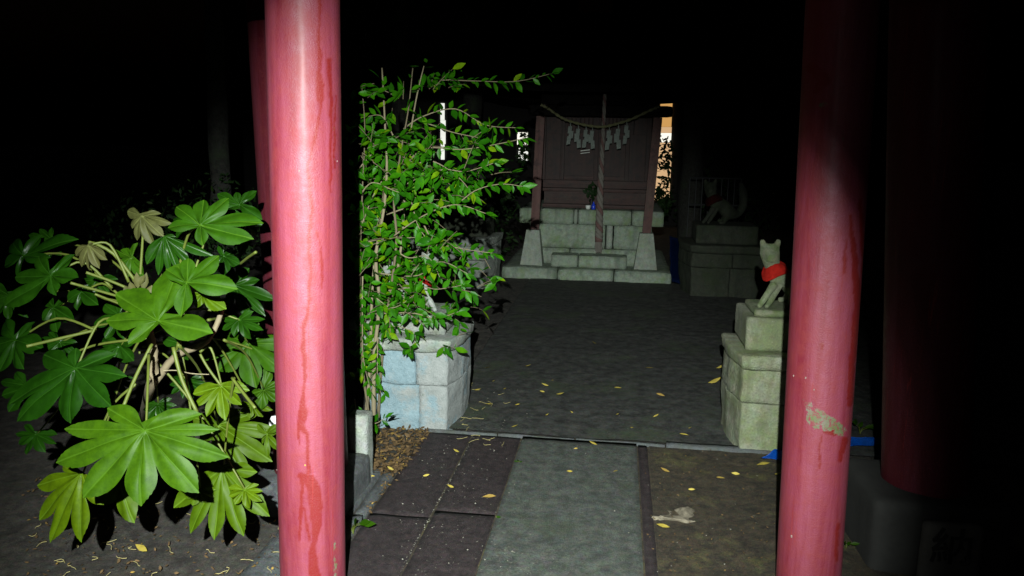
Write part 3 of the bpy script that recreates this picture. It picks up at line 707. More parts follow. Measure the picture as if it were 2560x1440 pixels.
# offering sprig behind the cup and bottle
def leaf_bm(bm, base, d, nrm, L, Wd_, fold=.25, droop=.2, hue=None, lay=None, segs=4):
    """one small pointed leaf"""
    d = d.normalized(); s = d.cross(nrm).normalized(); nrm = s.cross(d)
    prof = [0, .72, 1.0, .62, 0] if segs == 4 else [0, .9, .75, 0]
    L_, C_, R_ = [], [], []
    m = len(prof)-1
    for i, w in enumerate(prof):
        t = i/m; c = base+d*L*t-nrm*(droop*L*t*t); hw = w*Wd_/2
        C_.append(bm.verts.new(c-nrm*fold*hw)); 
        if 0 < i < m: L_.append(bm.verts.new(c-s*hw)); R_.append(bm.verts.new(c+s*hw))
    fs = []
    for side in (L_, R_):
        fs.append((C_[0], C_[1], side[0]))
        for i in range(1, m-1): fs.append((C_[i], C_[i+1], side[i], side[i-1]))
        fs.append((C_[m-1], C_[m], side[m-2]))
    for q, f in enumerate(fs):
        fc = bm.faces.new(f if q >= len(fs)//2 else f[::-1]); fc.smooth = True
    if lay is not None:
        for v_ in C_+L_+R_: v_[lay] = hue
def randn(): return Vector((rng.gauss(0, 1), rng.gauss(0, 1), rng.gauss(0, 1)))
vz = at(1478, 524, Yw+.05); vz.z = zl1
sp = thing('offering_sprig', vz, 'dark green sprig in a vase behind the little bottle on the shrine ledge', 'sprig')
obj('vase', lathe([(.025, 0), (.03, .03), (.022, .08), (.016, .1), (.02, .12)], vz), 'black_collar', sp, smooth=True)
bm = bmesh.new()
for q in range(46):
    b_ = vz+Vector((rng.gauss(0, .035), rng.gauss(0, .02), .12+rng.random()*.16)); leaf_bm(bm, b_, randn()+Vector((0, -.3, .6)), Vector((0, -1, .4))+randn()*.3, .07, .03)
obj('foliage', bm, 'night_leaf', sp)

# ------------------------------------------------------------------ big-leaved shrub
def big_leaf(ctr, Y, nrm, tips, mat, parent, droop=.12, sinus=.53, hub=None, prad=.0033, teeth=.012, open_gap=78, bend=.018, webs=None):
    c = at(ctr[0], ctr[1], Y); n = Vector(nrm).normalized()
    ex = n.cross(Vector((0, 1, 0)).cross(n)).normalized() if abs(n.y) < .99 else Vector((1, 0, 0))
    ex = (Vector((1, 0, 0))-n*n.x).normalized(); ey = n.cross(ex)
    lobes = []
    for tx, ty in tips:
        d = ray(tx, ty); t = (c-CAM).dot(n)/d.dot(n); p = CAM+d*t-c
        a = math.atan2(p.dot(ey), p.dot(ex)); lobes.append((a, min(p.length, .42)))
    lobes.sort()
    m = len(lobes); bm = bmesh.new(); lv = bm.verts.layers.float.new('vein'); NS = 13
    ring = []                                         # (angle, r, delta to midrib)
    for i in range(m):
        a0, L0 = lobes[i]; a1, L1 = lobes[(i+1) % m]
        gap = (a1-a0) % (2*math.pi)
        wide = gap > R(open_gap)
        s = (.16 if wide else sinus+rng.uniform(-.03, .05))*min(L0, L1)
        half = gap/2 if not wide else min(gap/2, R(34))
        for side in (0, 1):
            for q in range(NS):
                t = q/NS
                if side == 1: t = 1-t
                L = L0 if side == 0 else L1
                if wide:
                    tt = (t if side == 0 else t); ang = (a0+half*tt) if side == 0 else (a1-half*tt)
                    sb = s
                else:
                    ang = (a0+half*t) if side == 0 else (a1-half*t); sb = s
                r_ = sb+(L-sb)*max(0, 1-max(0, t)**.88)**.50
                w = math.sin(max(0, min(1, t*1.25))*math.pi)
                r_ *= 1+teeth*w*math.sin(t*46+i*2)+.02*noise.noise(Vector((ang*4, L*9, Y*7)))
                ring.append((ang, r_, half*t, L, i if side == 0 else (i+1) % m))
    fr = [0, .10, .22, .36, .5, .64, .78, .9, 1.0]
    rows = []; cv = bm.verts.new(c); cv[lv] = 1
    wob = rng.uniform(0, 9)
    for f in fr[1:]:
        row = []
        for ang, r_, dl_, L, li in ring:
            rr = r_*f; off = rr*math.sin(min(dl_, 1.2))
            lob = smoothstep(.35, 1, rr/L)
            z = -droop*L*(rr/L)**2.2 + bend*off*1.6*(1 if off < .08 else 1)+.10*off*0+ .012*noise.noise(Vector((ang*2.2+wob, rr*10, 0)))
            z += .018*math.sin(off*95)*math.exp(-off*18)*.3
            v_ = bm.verts.new(c+ex*math.cos(ang)*rr+ey*math.sin(ang)*rr+n*z)
            wv = .0014*(1-.6*rr/L)
            v_[lv] = max(0, 1-off/(wv*1.6))
            row.append(v_)
        rows.append(row)
    K = len(ring)
    for j in range(K): bm.faces.new((cv, rows[0][j], rows[0][(j+1) % K]))
    for a, b in zip(rows, rows[1:]):
        for j in range(K): bm.faces.new((a[j], b[j], b[(j+1) % K], a[(j+1) % K]))
    o = obj('leaf', bm, mat, parent, smooth=True)
    if hub is not None:
        h = hub; mid = (h+c)*.5+Vector((0, 0, .03+.04*rng.random()))-n*.01
        obj('leaf_stalk', tube(curve_pts([h, mid, c-n*.004], 10), [prad*(1.35-.5*i/10) for i in range(11)], 7), 'petiole', parent, smooth=True)
    return o
fat = thing('broad_leaved_shrub', gp(370, 1090), 'low shrub with large glossy hand shaped green leaves left of the near pillar', 'shrub')
H1 = at(338, 735, 2.12); H2 = at(395, 850, 2.10); H3 = at(520, 850, 2.15); root = gp(345, 1075)
obj('stem', tube(curve_pts([root, at(372, 980, 2.2), at(385, 900, 2.12), at(370, 820, 2.1), H1], 16), [.017, .016, .016, .015, .015, .014, .014, .013, .013, .013, .012, .012, .012, .012, .012, .011, .011], 9, jit=.3), 'brown_stem', fat, smooth=True)
obj('stem', tube(curve_pts([at(385, 960, 2.15), at(440, 890, 2.15), H3, at(560, 760, 2.2)], 12), [.013-.0005*i for i in range(13)], 8, jit=.3), 'brown_stem', fat, smooth=True)
fg, fd, fy, fyo = 'fatsia_green', 'fatsia_dark_dimmed', 'fatsia_yellow', 'fatsia_young'
CN = (.0, -.80, .60)
# name of list: centre, distance, normal, lobe tips, colour, stalk start
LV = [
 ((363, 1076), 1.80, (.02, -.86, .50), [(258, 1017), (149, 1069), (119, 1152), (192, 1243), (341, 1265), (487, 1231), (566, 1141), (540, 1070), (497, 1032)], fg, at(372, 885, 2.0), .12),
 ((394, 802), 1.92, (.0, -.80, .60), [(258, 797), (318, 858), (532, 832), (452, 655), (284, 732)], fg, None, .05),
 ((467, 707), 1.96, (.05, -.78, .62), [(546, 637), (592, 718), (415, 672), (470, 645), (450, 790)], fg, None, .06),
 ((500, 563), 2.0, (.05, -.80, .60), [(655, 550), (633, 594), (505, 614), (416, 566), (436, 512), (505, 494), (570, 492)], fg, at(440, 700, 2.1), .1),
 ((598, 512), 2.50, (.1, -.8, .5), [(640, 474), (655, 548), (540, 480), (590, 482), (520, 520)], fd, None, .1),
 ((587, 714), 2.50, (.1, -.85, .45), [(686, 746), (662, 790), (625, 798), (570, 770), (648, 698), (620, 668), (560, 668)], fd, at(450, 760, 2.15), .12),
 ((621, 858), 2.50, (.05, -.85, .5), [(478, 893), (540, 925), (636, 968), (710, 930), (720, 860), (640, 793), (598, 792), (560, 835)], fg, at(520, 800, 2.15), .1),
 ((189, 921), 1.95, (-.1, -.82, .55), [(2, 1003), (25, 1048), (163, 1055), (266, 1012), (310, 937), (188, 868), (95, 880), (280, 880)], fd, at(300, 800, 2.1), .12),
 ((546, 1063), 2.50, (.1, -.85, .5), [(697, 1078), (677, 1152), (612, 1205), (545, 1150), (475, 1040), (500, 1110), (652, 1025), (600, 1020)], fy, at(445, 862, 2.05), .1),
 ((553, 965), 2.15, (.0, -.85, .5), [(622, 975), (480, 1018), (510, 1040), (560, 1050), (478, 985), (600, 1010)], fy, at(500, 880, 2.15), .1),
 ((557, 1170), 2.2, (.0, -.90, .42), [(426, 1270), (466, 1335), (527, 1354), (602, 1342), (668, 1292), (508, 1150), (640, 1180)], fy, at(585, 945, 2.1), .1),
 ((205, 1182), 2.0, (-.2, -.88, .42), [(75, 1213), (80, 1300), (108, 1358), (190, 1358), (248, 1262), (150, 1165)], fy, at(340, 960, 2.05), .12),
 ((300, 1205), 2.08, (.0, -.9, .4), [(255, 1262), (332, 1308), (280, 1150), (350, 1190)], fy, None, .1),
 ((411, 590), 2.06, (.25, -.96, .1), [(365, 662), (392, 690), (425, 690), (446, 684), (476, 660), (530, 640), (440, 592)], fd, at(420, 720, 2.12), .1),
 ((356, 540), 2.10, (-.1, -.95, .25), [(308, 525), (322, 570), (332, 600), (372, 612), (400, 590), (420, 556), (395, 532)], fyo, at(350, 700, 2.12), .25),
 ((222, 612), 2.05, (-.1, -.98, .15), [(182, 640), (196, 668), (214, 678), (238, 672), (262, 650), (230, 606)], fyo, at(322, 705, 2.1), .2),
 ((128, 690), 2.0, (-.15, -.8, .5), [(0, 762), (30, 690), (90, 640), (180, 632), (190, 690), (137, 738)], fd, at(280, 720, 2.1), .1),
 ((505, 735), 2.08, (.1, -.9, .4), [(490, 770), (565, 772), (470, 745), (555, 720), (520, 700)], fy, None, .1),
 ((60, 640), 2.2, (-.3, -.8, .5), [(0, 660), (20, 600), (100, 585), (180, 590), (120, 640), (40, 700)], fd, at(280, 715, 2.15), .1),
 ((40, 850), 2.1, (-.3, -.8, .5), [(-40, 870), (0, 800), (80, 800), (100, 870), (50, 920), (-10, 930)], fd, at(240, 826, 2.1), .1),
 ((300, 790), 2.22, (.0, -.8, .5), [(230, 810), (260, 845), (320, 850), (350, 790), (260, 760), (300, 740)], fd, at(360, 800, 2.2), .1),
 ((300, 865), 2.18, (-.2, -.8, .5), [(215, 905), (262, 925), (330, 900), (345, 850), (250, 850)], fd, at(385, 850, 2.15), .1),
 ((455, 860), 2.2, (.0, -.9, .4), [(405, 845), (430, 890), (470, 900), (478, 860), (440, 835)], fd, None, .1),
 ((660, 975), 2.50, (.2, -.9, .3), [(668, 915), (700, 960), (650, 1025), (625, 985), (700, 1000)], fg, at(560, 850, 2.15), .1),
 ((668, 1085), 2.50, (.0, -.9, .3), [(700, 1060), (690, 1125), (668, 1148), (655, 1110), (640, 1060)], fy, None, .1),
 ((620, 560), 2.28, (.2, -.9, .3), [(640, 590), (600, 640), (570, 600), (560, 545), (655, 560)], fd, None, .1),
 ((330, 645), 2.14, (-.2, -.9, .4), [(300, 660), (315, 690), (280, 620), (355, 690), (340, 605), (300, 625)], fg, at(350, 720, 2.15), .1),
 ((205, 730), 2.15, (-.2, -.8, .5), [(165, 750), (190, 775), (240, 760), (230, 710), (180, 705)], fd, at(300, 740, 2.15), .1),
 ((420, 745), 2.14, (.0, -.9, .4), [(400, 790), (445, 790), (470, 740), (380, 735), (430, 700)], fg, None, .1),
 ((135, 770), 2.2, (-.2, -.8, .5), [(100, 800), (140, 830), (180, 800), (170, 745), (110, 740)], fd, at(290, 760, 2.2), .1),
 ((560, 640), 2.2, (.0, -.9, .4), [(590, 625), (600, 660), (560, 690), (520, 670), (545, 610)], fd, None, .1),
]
def auto(cx, cy, span, down, n=7, sq=.7):
    """lobe tips fanned round a leaf that hangs toward the angle 'down'"""
    out = []
    for i in range(n):
        a = R(down+(-112+224*i/(n-1))); l = span/2*(1.05-.38*abs(i-(n-1)/2)/((n-1)/2))*rng.uniform(.9, 1.08)
        out.append((cx+math.cos(a)*l, cy+math.sin(a)*l*sq))
    return out
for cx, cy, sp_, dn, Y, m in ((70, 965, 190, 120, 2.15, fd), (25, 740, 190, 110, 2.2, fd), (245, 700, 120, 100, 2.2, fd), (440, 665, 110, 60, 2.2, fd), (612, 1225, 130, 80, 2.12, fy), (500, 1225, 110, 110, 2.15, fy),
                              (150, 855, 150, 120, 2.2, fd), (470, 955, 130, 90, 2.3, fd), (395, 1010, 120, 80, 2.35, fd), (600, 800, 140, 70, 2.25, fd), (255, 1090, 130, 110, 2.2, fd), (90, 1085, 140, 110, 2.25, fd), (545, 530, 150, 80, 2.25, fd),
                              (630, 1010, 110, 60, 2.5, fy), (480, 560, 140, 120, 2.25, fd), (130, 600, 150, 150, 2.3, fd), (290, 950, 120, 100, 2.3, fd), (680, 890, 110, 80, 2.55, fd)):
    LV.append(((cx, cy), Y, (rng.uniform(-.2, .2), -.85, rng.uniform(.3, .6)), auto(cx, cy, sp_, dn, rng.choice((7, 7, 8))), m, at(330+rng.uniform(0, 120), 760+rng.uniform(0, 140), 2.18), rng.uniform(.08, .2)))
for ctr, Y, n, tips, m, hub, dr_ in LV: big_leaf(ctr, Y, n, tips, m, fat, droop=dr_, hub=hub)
o = obj('bird_dropping', rblock(at(420, 1158, 1.775).x, 1.775, at(420, 1158, 1.775).z, .016, .004, .014, .002, .004, .003, 2, None, 60), 'cup_white'); o['label'] = 'small white dropping on the biggest hand shaped leaf'; o['category'] = 'dropping'
# bare stalks and the young buds in the middle
for pts, Y0, Y1, r_ in (([(345, 712), (290, 640), (245, 612), (222, 606)], 2.12, 2.05, .005), ([(330, 725), (270, 700), (215, 681)], 2.1, 2.02, .0042), ([(300, 742), (240, 725), (176, 707)], 2.1, 2.0, .004),
                        ([(320, 768), (280, 752), (237, 735)], 2.12, 2.05, .0035), ([(240, 825), (150, 846), (66, 866)], 2.05, 1.9, .0045), ([(500, 885), (520, 920), (553, 965)], 2.15, 2.15, .004),
                        ([(433, 868), (455, 950), (492, 1030)], 2.02, 1.98, .0055), ([(380, 860), (340, 940), (308, 1018)], 2.02, 1.9, .005), ([(580, 945), (610, 985), (638, 1020)], 2.05, 1.98, .0045), ([(600, 660), (618, 645), (640, 630)], 2.2, 2.1, .004), ([(370, 745), (388, 720), (405, 690)], 2.12, 2.08, .004)):
    m = len(pts); obj('leaf_stalk', tube(curve_pts([at(x, y, Y0+(Y1-Y0)*i/(m-1)) for i, (x, y) in enumerate(pts)], 8), r_, 7), 'petiole', fat, smooth=True)
for i, (x, y, a, l) in enumerate(((345, 700, -95, 46), (335, 715, -110, 40), (357, 705, -80, 50), (348, 690, -70, 30), (365, 720, -60, 34), (322, 712, -125, 26))):
    bm = bmesh.new(); b_ = at(x, y+22, 2.06); d = CR*math.cos(R(a))-CU*math.sin(R(a)); leaf_bm(bm, b_, d, -_f+randn()*.3, l/FPX*2.1, .022, .5, .3); obj('bud_leaf', bm, fyo, fat)
o = obj('dry_twig', tube(curve_pts([at(408, 927, 2.1), at(440, 926, 2.12), at(480, 934, 2.1), at(522, 936, 2.13)], 12), .0014, 5), 'twig'); o['label'] = 'thin pale dry twig lying across the stems of the big leaved shrub'; o['category'] = 'twig'
# white paper and pale plastic left of the near pillar
wp = obj('paper_scrap', rblock(at(690, 1050, 2.75).x, 2.75, at(690, 1075, 2.75).z, .05, .03, .055, .02, .012, .008, 2, None, 30), 'plastic_white', smooth=True)
wp['label'] = 'crumpled white paper showing between the shrub and the near left pillar'; wp['category'] = 'paper'

# ------------------------------------------------------------------ leafy bush behind the left pillars
bush = thing('leafy_bush', gp(935, 1055), 'tall glossy small leaved bush with thin stems right of the left pillar', 'bush')
stems = [
 ([(935, 1050), (935, 900), (948, 760), (940, 640), (960, 520), (967, 420), (963, 320), (955, 170)], 3.85, 4.0, .013),
 ([(915, 1050), (925, 900), (932, 700), (950, 560), (962, 480)], 3.9, 4.0, .011),
 ([(950, 1045), (955, 870), (985, 720), (1005, 600), (1012, 480), (1020, 380), (1040, 250), (1060, 165)], 4.0, 4.1, .010),
 ([(945, 1050), (958, 860), (990, 620), (985, 500), (1002, 380), (1020, 280), (1032, 170)], 3.95, 4.0, .009),
 ([(925, 1055), (905, 900), (900, 700), (905, 500), (912, 330), (905, 220)], 3.85, 4.0, .007)]
branches = [
 ([(1010, 400), (1060, 375), (1150, 370), (1240, 366), (1318, 358)], 4.05, 3.9),
 ([(1010, 320), (1060, 285), (1130, 282), (1210, 305), (1298, 318)], 4.1, 4.0),
 ([(960, 540), (1050, 508), (1130, 515), (1190, 480), (1250, 466), (1300, 462)], 4.0, 3.85),
 ([(980, 580), (1060, 540), (1140, 522), (1215, 527)], 3.9, 3.8),
 ([(1000, 430), (1080, 412), (1150, 440), (1180, 480)], 4.0, 3.95), ([(1000, 460), (1100, 430), (1180, 425), (1235, 410)], 3.95, 3.85),
 ([(1060, 560), (1085, 605), (1150, 615), (1240, 640)], 4.0, 3.9), ([(1030, 500), (1045, 560), (1080, 610)], 3.9, 3.8),
 ([(945, 680), (1040, 690), (1100, 660), (1170, 680)], 4.0, 3.85), ([(960, 720), (1050, 710), (1105, 716), (1165, 712)], 3.95, 3.85),
 ([(940, 790), (1030, 780), (1090, 785), (1150, 772)], 3.9, 3.8), ([(950, 820), (1000, 820), (1050, 845)], 3.85, 3.8),
 ([(960, 620), (1020, 640), (1070, 650), (1100, 690)], 3.95, 3.85), ([(900, 690), (905, 800), (915, 900), (925, 970)], 3.85, 3.85),
 ([(945, 830), (950, 900), (945, 960)], 3.8, 3.8), ([(890, 1000), (905, 1040), (930, 1055), (952, 1058)], 3.6, 3.6),
 ([(905, 560), (930, 500), (960, 440), (1000, 420)], 3.9, 4.0), ([(900, 420), (930, 380), (960, 350)], 3.95, 4.0),
 ([(1040, 230), (1100, 203), (1190, 205), (1290, 215), (1385, 172)], 4.3, 4.6), ([(1050, 300), (1120, 330), (1200, 345)], 4.1, 4.1),
 ([(900, 500), (930, 460), (980, 470), (1040, 480)], 3.9, 3.85), ([(900, 620), (940, 600), (1000, 590), (1060, 600)], 3.9, 3.85),
 ([(895, 760), (930, 740), (980, 750), (1040, 740)], 3.85, 3.85), ([(1000, 250), (960, 230), (925, 215)], 4.1, 4.2), ([(985, 330), (940, 300), (905, 290)], 4.0, 4.1)]
places = []
def lerp_path(pts, Y0, Y1):
    m = len(pts); return [at(x, y, Y0+(Y1-Y0)*i/(m-1)) for i, (x, y) in enumerate(pts)]
for pts, Y0, Y1, r_ in stems:
    P_ = curve_pts(lerp_path(pts, Y0, Y1), 34); gz = P_[0]; P_[0] = Vector((gz.x, gz.y, -.02))
    obj('stem', tube(P_, [r_*(1-.7*i/34) for i in range(35)], 7, jit=.35), 'twig' if r_ > .0095 else 'brown_stem', bush, smooth=True)
    for i, p in enumerate(P_):
        y = proj(p)[1]
        if 3 < i and y < 880:
            for q in range(2 if y > 330 else 1):
                if rng.random() < .8: places.append((p+randn()*.02, (randn()+Vector((.25, -.5, .35))).normalized(), rng.uniform(.045, .08)))
for pts, Y0, Y1 in branches:
    pts = [(x+rng.gauss(0, 5), y+rng.gauss(0, 7)) for x, y in pts]; P_ = curve_pts(lerp_path(pts, Y0, Y1), 22); top_ = pts[-1][1] < 260
    obj('branch', tube(P_, [.0042*(1-.65*i/22) for i in range(23)], 6, jit=.3), 'twig', bush, smooth=True)
    L = sum((a-b).length for a, b in zip(P_, P_[1:])); cnt = int(L/.018)
    for q in range(cnt):
        t = (q+rng.random()*.6)/cnt
        if t < .08: continue
        i = min(21, int(t*22)); d = (P_[i+1]-P_[i]).normalized(); p = P_[i].lerp(P_[i+1], t*22-i)
        s = 1 if q % 2 else -1
        side = d.cross(Vector((0, -1, 0)))*s
        dd = d*rng.uniform(.35, .9)+side*rng.uniform(.4, 1.0)+Vector((rng.gauss(0, .25), rng.gauss(-.35, .4), rng.gauss(-.18, .25)))
        places.append((p, dd.normalized(), rng.uniform(.042, .076)*(1 if t < .85 else .8)))
    for q in range(2): places.append((P_[-1], ((P_[-1]-P_[-3]).normalized()+randn()*.25), rng.uniform(.05, .08)))
# short side twigs with their own leaves fill the crown
def keep_out(x, y): return (1082 < x < 1128 and 250 < y < 405) or (1036 < x < 1076 and 620 < y < 650) or (1062 < x < 1108 and 695 < y < 760) or (1285 < x < 1325 and 320 < y < 345)
def dens(x, y):
    if keep_out(x, y): return 0
    if x > 1190+60*math.sin(y*.02): return 0
    if y < 330: return .35 if x < 1100 else .12
    if y > 880: return .5 if x < 960 else 0
    if x > 1090: return .38
    return 1
cnt = 0
while cnt < 285:
    x, y = rng.uniform(888, 1230), rng.uniform(200, 980)
    if rng.random() > dens(x, y): continue
    if rng.random() > 0.35+1.2*max(0, noise.noise(Vector((x*.012, y*.012, 3)))+.35): continue
    cnt += 1; Y = rng.uniform(3.78, 4.35)
    a = at(x, y, Y); d = (randn()+Vector((.7, -.4, .2))).normalized(); L = rng.uniform(.07, .16)
    P_ = curve_pts([a, a+d*L*.5, a+d*L+Vector((0, 0, -.01))], 5)
    obj('twig', tube(P_, [.0022, .002, .0018, .0015, .0013, .001], 5), 'brown_stem', bush)
    for q in range(rng.randint(4, 7)):
        p = P_[rng.randint(1, 5)]; places.append((p, (d*.4+randn()*.8+Vector((0, -.35, -.1))).normalized(), rng.uniform(.040, .082)))
lm = []
for v_ in range(6):
    bm = bmesh.new(); leaf_bm(bm, Vector((0, 0, 0)), Vector((1, 0, 0)), Vector((0, 0, 1)), 1, rng.uniform(.40, .50), rng.uniform(.15, .5), rng.uniform(.05, .35)); me = bpy.data.meshes.new('leaf'); bm.to_mesh(me); bm.free(); me.materials.append(MATS['bush_green']); lm.append(me)
def leafmat(p, d, L):
    nrm = (Vector((0, -.55, .75))+randn()*.42); s = d.cross(nrm).normalized(); nr = s.cross(d).normalized()
    return Matrix(((d.x*L, -s.x*L, nr.x*L, p.x), (d.y*L, -s.y*L, nr.y*L, p.y), (d.z*L, -s.z*L, nr.z*L, p.z), (0, 0, 0, 1)))
def _ko(t):
    q = proj(t[0]+t[1]*t[2]*.5); return keep_out(*q) and rng.random() < .8
places = [(p, d.normalized(), L) for p, d, L in places]
places = [t for t in places if not _ko(t)]
places.sort(key=lambda t: t[0].y-t[2]*3)
bi = Matrix.Translation(bush.location).inverted()
for i, (p, d, L) in enumerate(places[:300]):
    o = bpy.data.objects.new('leaf', lm[i % 6]); C.objects.link(o); o.parent = bush; o.matrix_parent_inverse = bi; o.matrix_basis = leafmat(p, d, L)
bm = bmesh.new(); lay = bm.verts.layers.float.new('hue')
for p, d, L in places[300:]:
    leaf_bm(bm, p, d, Vector((0, -.55, .75))+randn()*.42, L, L*rng.uniform(.40, .5), rng.uniform(.15, .5), rng.uniform(.05, .35), rng.random(), lay)
o = obj('foliage', bm, 'bush_green', bush); o['kind'] = 'stuff'
print('bush leaves', len(places))

# stone post beside the path, and small weeds
o = obj('stone_post', rblock(-1.135, 3.30, -.05, .095, .10, at(905, 1040, 3.25).z+.05, .012, .004, .02, 3), 'granite_grey', smooth=True)
o['label'] = 'short grey stone post right of the near left pillar by the leaf litter'; o['category'] = 'post'
def weed(x, y, h, label, lean=0, n=5, g=None, gz=None, L=.05):
    b_ = gp(x, y) if gz is None else gz; t = thing('weed', b_, label, 'weed')
    for q in range(n):
        a = rng.uniform(-1, 1); hh = h*rng.uniform(.6, 1); tip = b_+Vector((a*h*.6+lean, -.02, hh))
        bm = tube(curve_pts([b_, b_+Vector((a*h*.2, 0, hh*.6)), tip], 5), .0018, 5); obj('stalk', bm, 'petiole', t)
        bm = bmesh.new(); leaf_bm(bm, tip, Vector((a+.3, -.3, .35)), Vector((0, -.7, .7)), L, L*.45); obj('leaf', bm, 'fatsia_green', t)
weed(883, 1335, .07, 'bright green weed sprouting at the path edge by the left pillar', .02, 4, L=.06)
weed(1240, 1292, .012, 'tiny green sprout in the joint of the dark slabs', 0, 3, L=.018); weed(1298, 1155, .012, 'tiny green sprout beside the grey slab, nearer the threshold', 0, 3, L=.018)
weed(2150, 1085, .07, 'dark green weed behind the right pillar beside the blue sheet', 0, 6, L=.05); weed(2115, 1370, .03, 'small weed at the foot of the right pillar', 0, 4, L=.03)

# blue plastic sheets
def tarp(quad, label, seed, mat='tarp_blue'):
    bm = bmesh.new(); n = 10; g = []
    for i in range(n+1):
        row = []
        for j in range(n+1):
            u, v2 = i/n, j/n; p = (quad[0]*(1-u)+quad[1]*u)*(1-v2)+(quad[3]*(1-u)+quad[2]*u)*v2
            p = p+noise.noise_vector(p*14+Vector((seed, 0, 0)))*.014; row.append(bm.verts.new(p))
        g.append(row)
    for i in range(n):
        for j in range(n): bm.faces.new((g[i][j], g[i+1][j], g[i+1][j+1], g[i][j+1]))
    bmesh.ops.solidify(bm, geom=bm.faces[:], thickness=.003)
    o = obj('plastic_sheet', bm, mat, smooth=True); o['label'] = label; o['category'] = 'plastic sheet'
tarp([gp(1902, 1142, .01), gp(1990, 1152, .01), gp(1990, 1122, .03), gp(1935, 1124, .03)], 'crumpled bright blue plastic at the foot of the right near pedestal', 1)
tarp([gp(2105, 1115, .02), gp(2200, 1108, .02), gp(2200, 1092, .05), gp(2105, 1092, .05)], 'flat blue plastic sheet right of the near right pillar', 2)
qa = at(1678, 705, 8.75); qb = at(1706, 712, 8.75); qc = at(1706, 600, 9.6); qd = at(1674, 590, 9.6)
tarp([qa, qb, qc, qd], 'blue plastic sheet coloured dark for shade between the shrine and the far right pedestal', 3, 'tarp_shaded')

# ------------------------------------------------------------------ fallen leaves, litter, grit
def fallen(x, y, L, ang, label, mat='fallen_yellow'):
    p = gp(x, y, .012); bm = bmesh.new(); d = Vector((math.cos(ang), math.sin(ang), .12))
    leaf_bm(bm, p, d, Vector((rng.gauss(0, .3), rng.gauss(-.3, .3), 1)), L, L*.36, rng.uniform(-.9, .2), rng.uniform(-.45, .25))
    o = obj('fallen_leaf', bm, mat); o['label'] = label; o['category'] = 'leaf'; o['group'] = 'yellow leaves fallen on the ground'
    return o
yl = [(1494, 1112, 24, 'single bright yellow leaf lying at the far end of the grey slab'), (1445, 1120, 12, 0), (1432, 1178, 18, 0), (1545, 1176, 14, 0), (1240, 1240, 34, 'curled tan leaf on the dark slab beside the grey one'), (1057, 1190, 18, 'yellow leaf lying alone on the outer dark slab'),
      (1135, 1218, 18, 0), (1148, 1130, 18, 0), (1675, 1180, 26, 'crescent yellow leaf on the moss, farthest left there'), (1790, 1193, 22, 0), (1720, 1223, 18, 'small upright yellow leaf on the moss above the pale stone'), (1675, 1318, 34, 'broad yellow leaf just below the pale sunken stone'), (1698, 1084, 24, 'yellow leaf beyond the threshold line, near the right pedestal'),
      (1632, 1042, 18, 0), (1640, 983, 24, 0), (1635, 920, 22, 0), (1535, 968, 20, 0), (1390, 985, 22, 0), (1362, 980, 16, 0), (1372, 964, 20, 0), (1378, 951, 8, 0), (1298, 1010, 18, 0), (1287, 1012, 14, 0), (1230, 1010, 16, 0), (1208, 920, 20, 0), (1313, 915, 16, 0), (1258, 972, 12, 0), (1278, 1067, 18, 0),
      (1363, 1038, 10, 0), (1433, 1032, 8, 0), (1540, 1036, 8, 0), (1492, 859, 14, 0), (1790, 920, 24, 0), (1770, 957, 36, 'long thin leaf just left of the right pedestal'), (1172, 1008, 12, 0), (1230, 953, 8, 0), (1575, 1068, 10, 0), (1850, 1185, 22, 0), (1925, 1157, 34, 'pale yellow leaf under the blue plastic'), (1935, 1185, 18, 0), (1185, 974, 22, 0), (1720, 1070, 10, 0),
      (368, 1378, 40, 'yellow brown leaf on the bare soil below the big leaved shrub'), (938, 1190, 16, 0), (985, 1175, 22, 0)]
ORD = 'first second third fourth fifth sixth seventh eighth ninth tenth eleventh twelfth thirteenth fourteenth fifteenth sixteenth seventeenth eighteenth nineteenth twentieth'.split()
def zone(x, y):
    q = gp(x, y)
    if q.y > 4.0: return 'in the front part of the dark yard' if y > 985 else 'in the farther part of the dark yard'
    if q.x > .16: return 'on the moss right of the path'
    if q.x > -.46: return 'on the grey slab'
    return 'on the dark slabs and their left edge'
zl = {}
for t in sorted(yl):
    if not t[3]: zl.setdefault(zone(t[0], t[1]), []).append(t)
yl = [t if t[3] else t[:3]+('small yellow leaf %s, %s from the left' % (zone(t[0], t[1]), ORD[zl[zone(t[0], t[1])].index(t)]),) for t in yl]
for x, y, px, lb in yl:
    p = gp(x, y); d = (p-CAM).length
    fallen(x, y, px/FPX*d*.95, rng.uniform(-.6, .6)+(math.pi if rng.random() < .5 else 0), lb or 'small yellow fallen leaf on the dark ground between the path and the courtyard')
def scatter(n, region, size, mat, name, curl=True, z=.006):
    bm = bmesh.new(); lay = bm.verts.layers.float.new('hue')
    for q in range(n):
        x, y = region(); p = gp(x, y, z+rng.random()*.004); L = rng.uniform(*size)
        a = rng.uniform(0, 6.28)
        if curl: leaf_bm(bm, p, Vector((math.cos(a), math.sin(a), rng.gauss(0, .25))), Vector((rng.gauss(0, .5), rng.gauss(0, .5), 1)), L, L*rng.uniform(.35, .6), rng.uniform(-.6, .6), rng.uniform(-.4, .4), rng.random(), lay, 3)
        else:
            vs = [bm.verts.new(p+Vector((rng.gauss(0, 1), rng.gauss(0, 1), rng.gauss(0, .5)))*L*.6) for _ in range(4)]
            for f in ((0, 1, 2), (0, 2, 3), (0, 3, 1), (1, 3, 2)): bm.faces.new([vs[i] for i in f])
    o = obj(name, bm, mat); o['kind'] = 'stuff'; return o
def litter_reg():
    while 1:
        x, y = rng.uniform(900, 1075), rng.uniform(1070, 1180)
        if x < 1070-(y-1075)*.78+8: return x, y
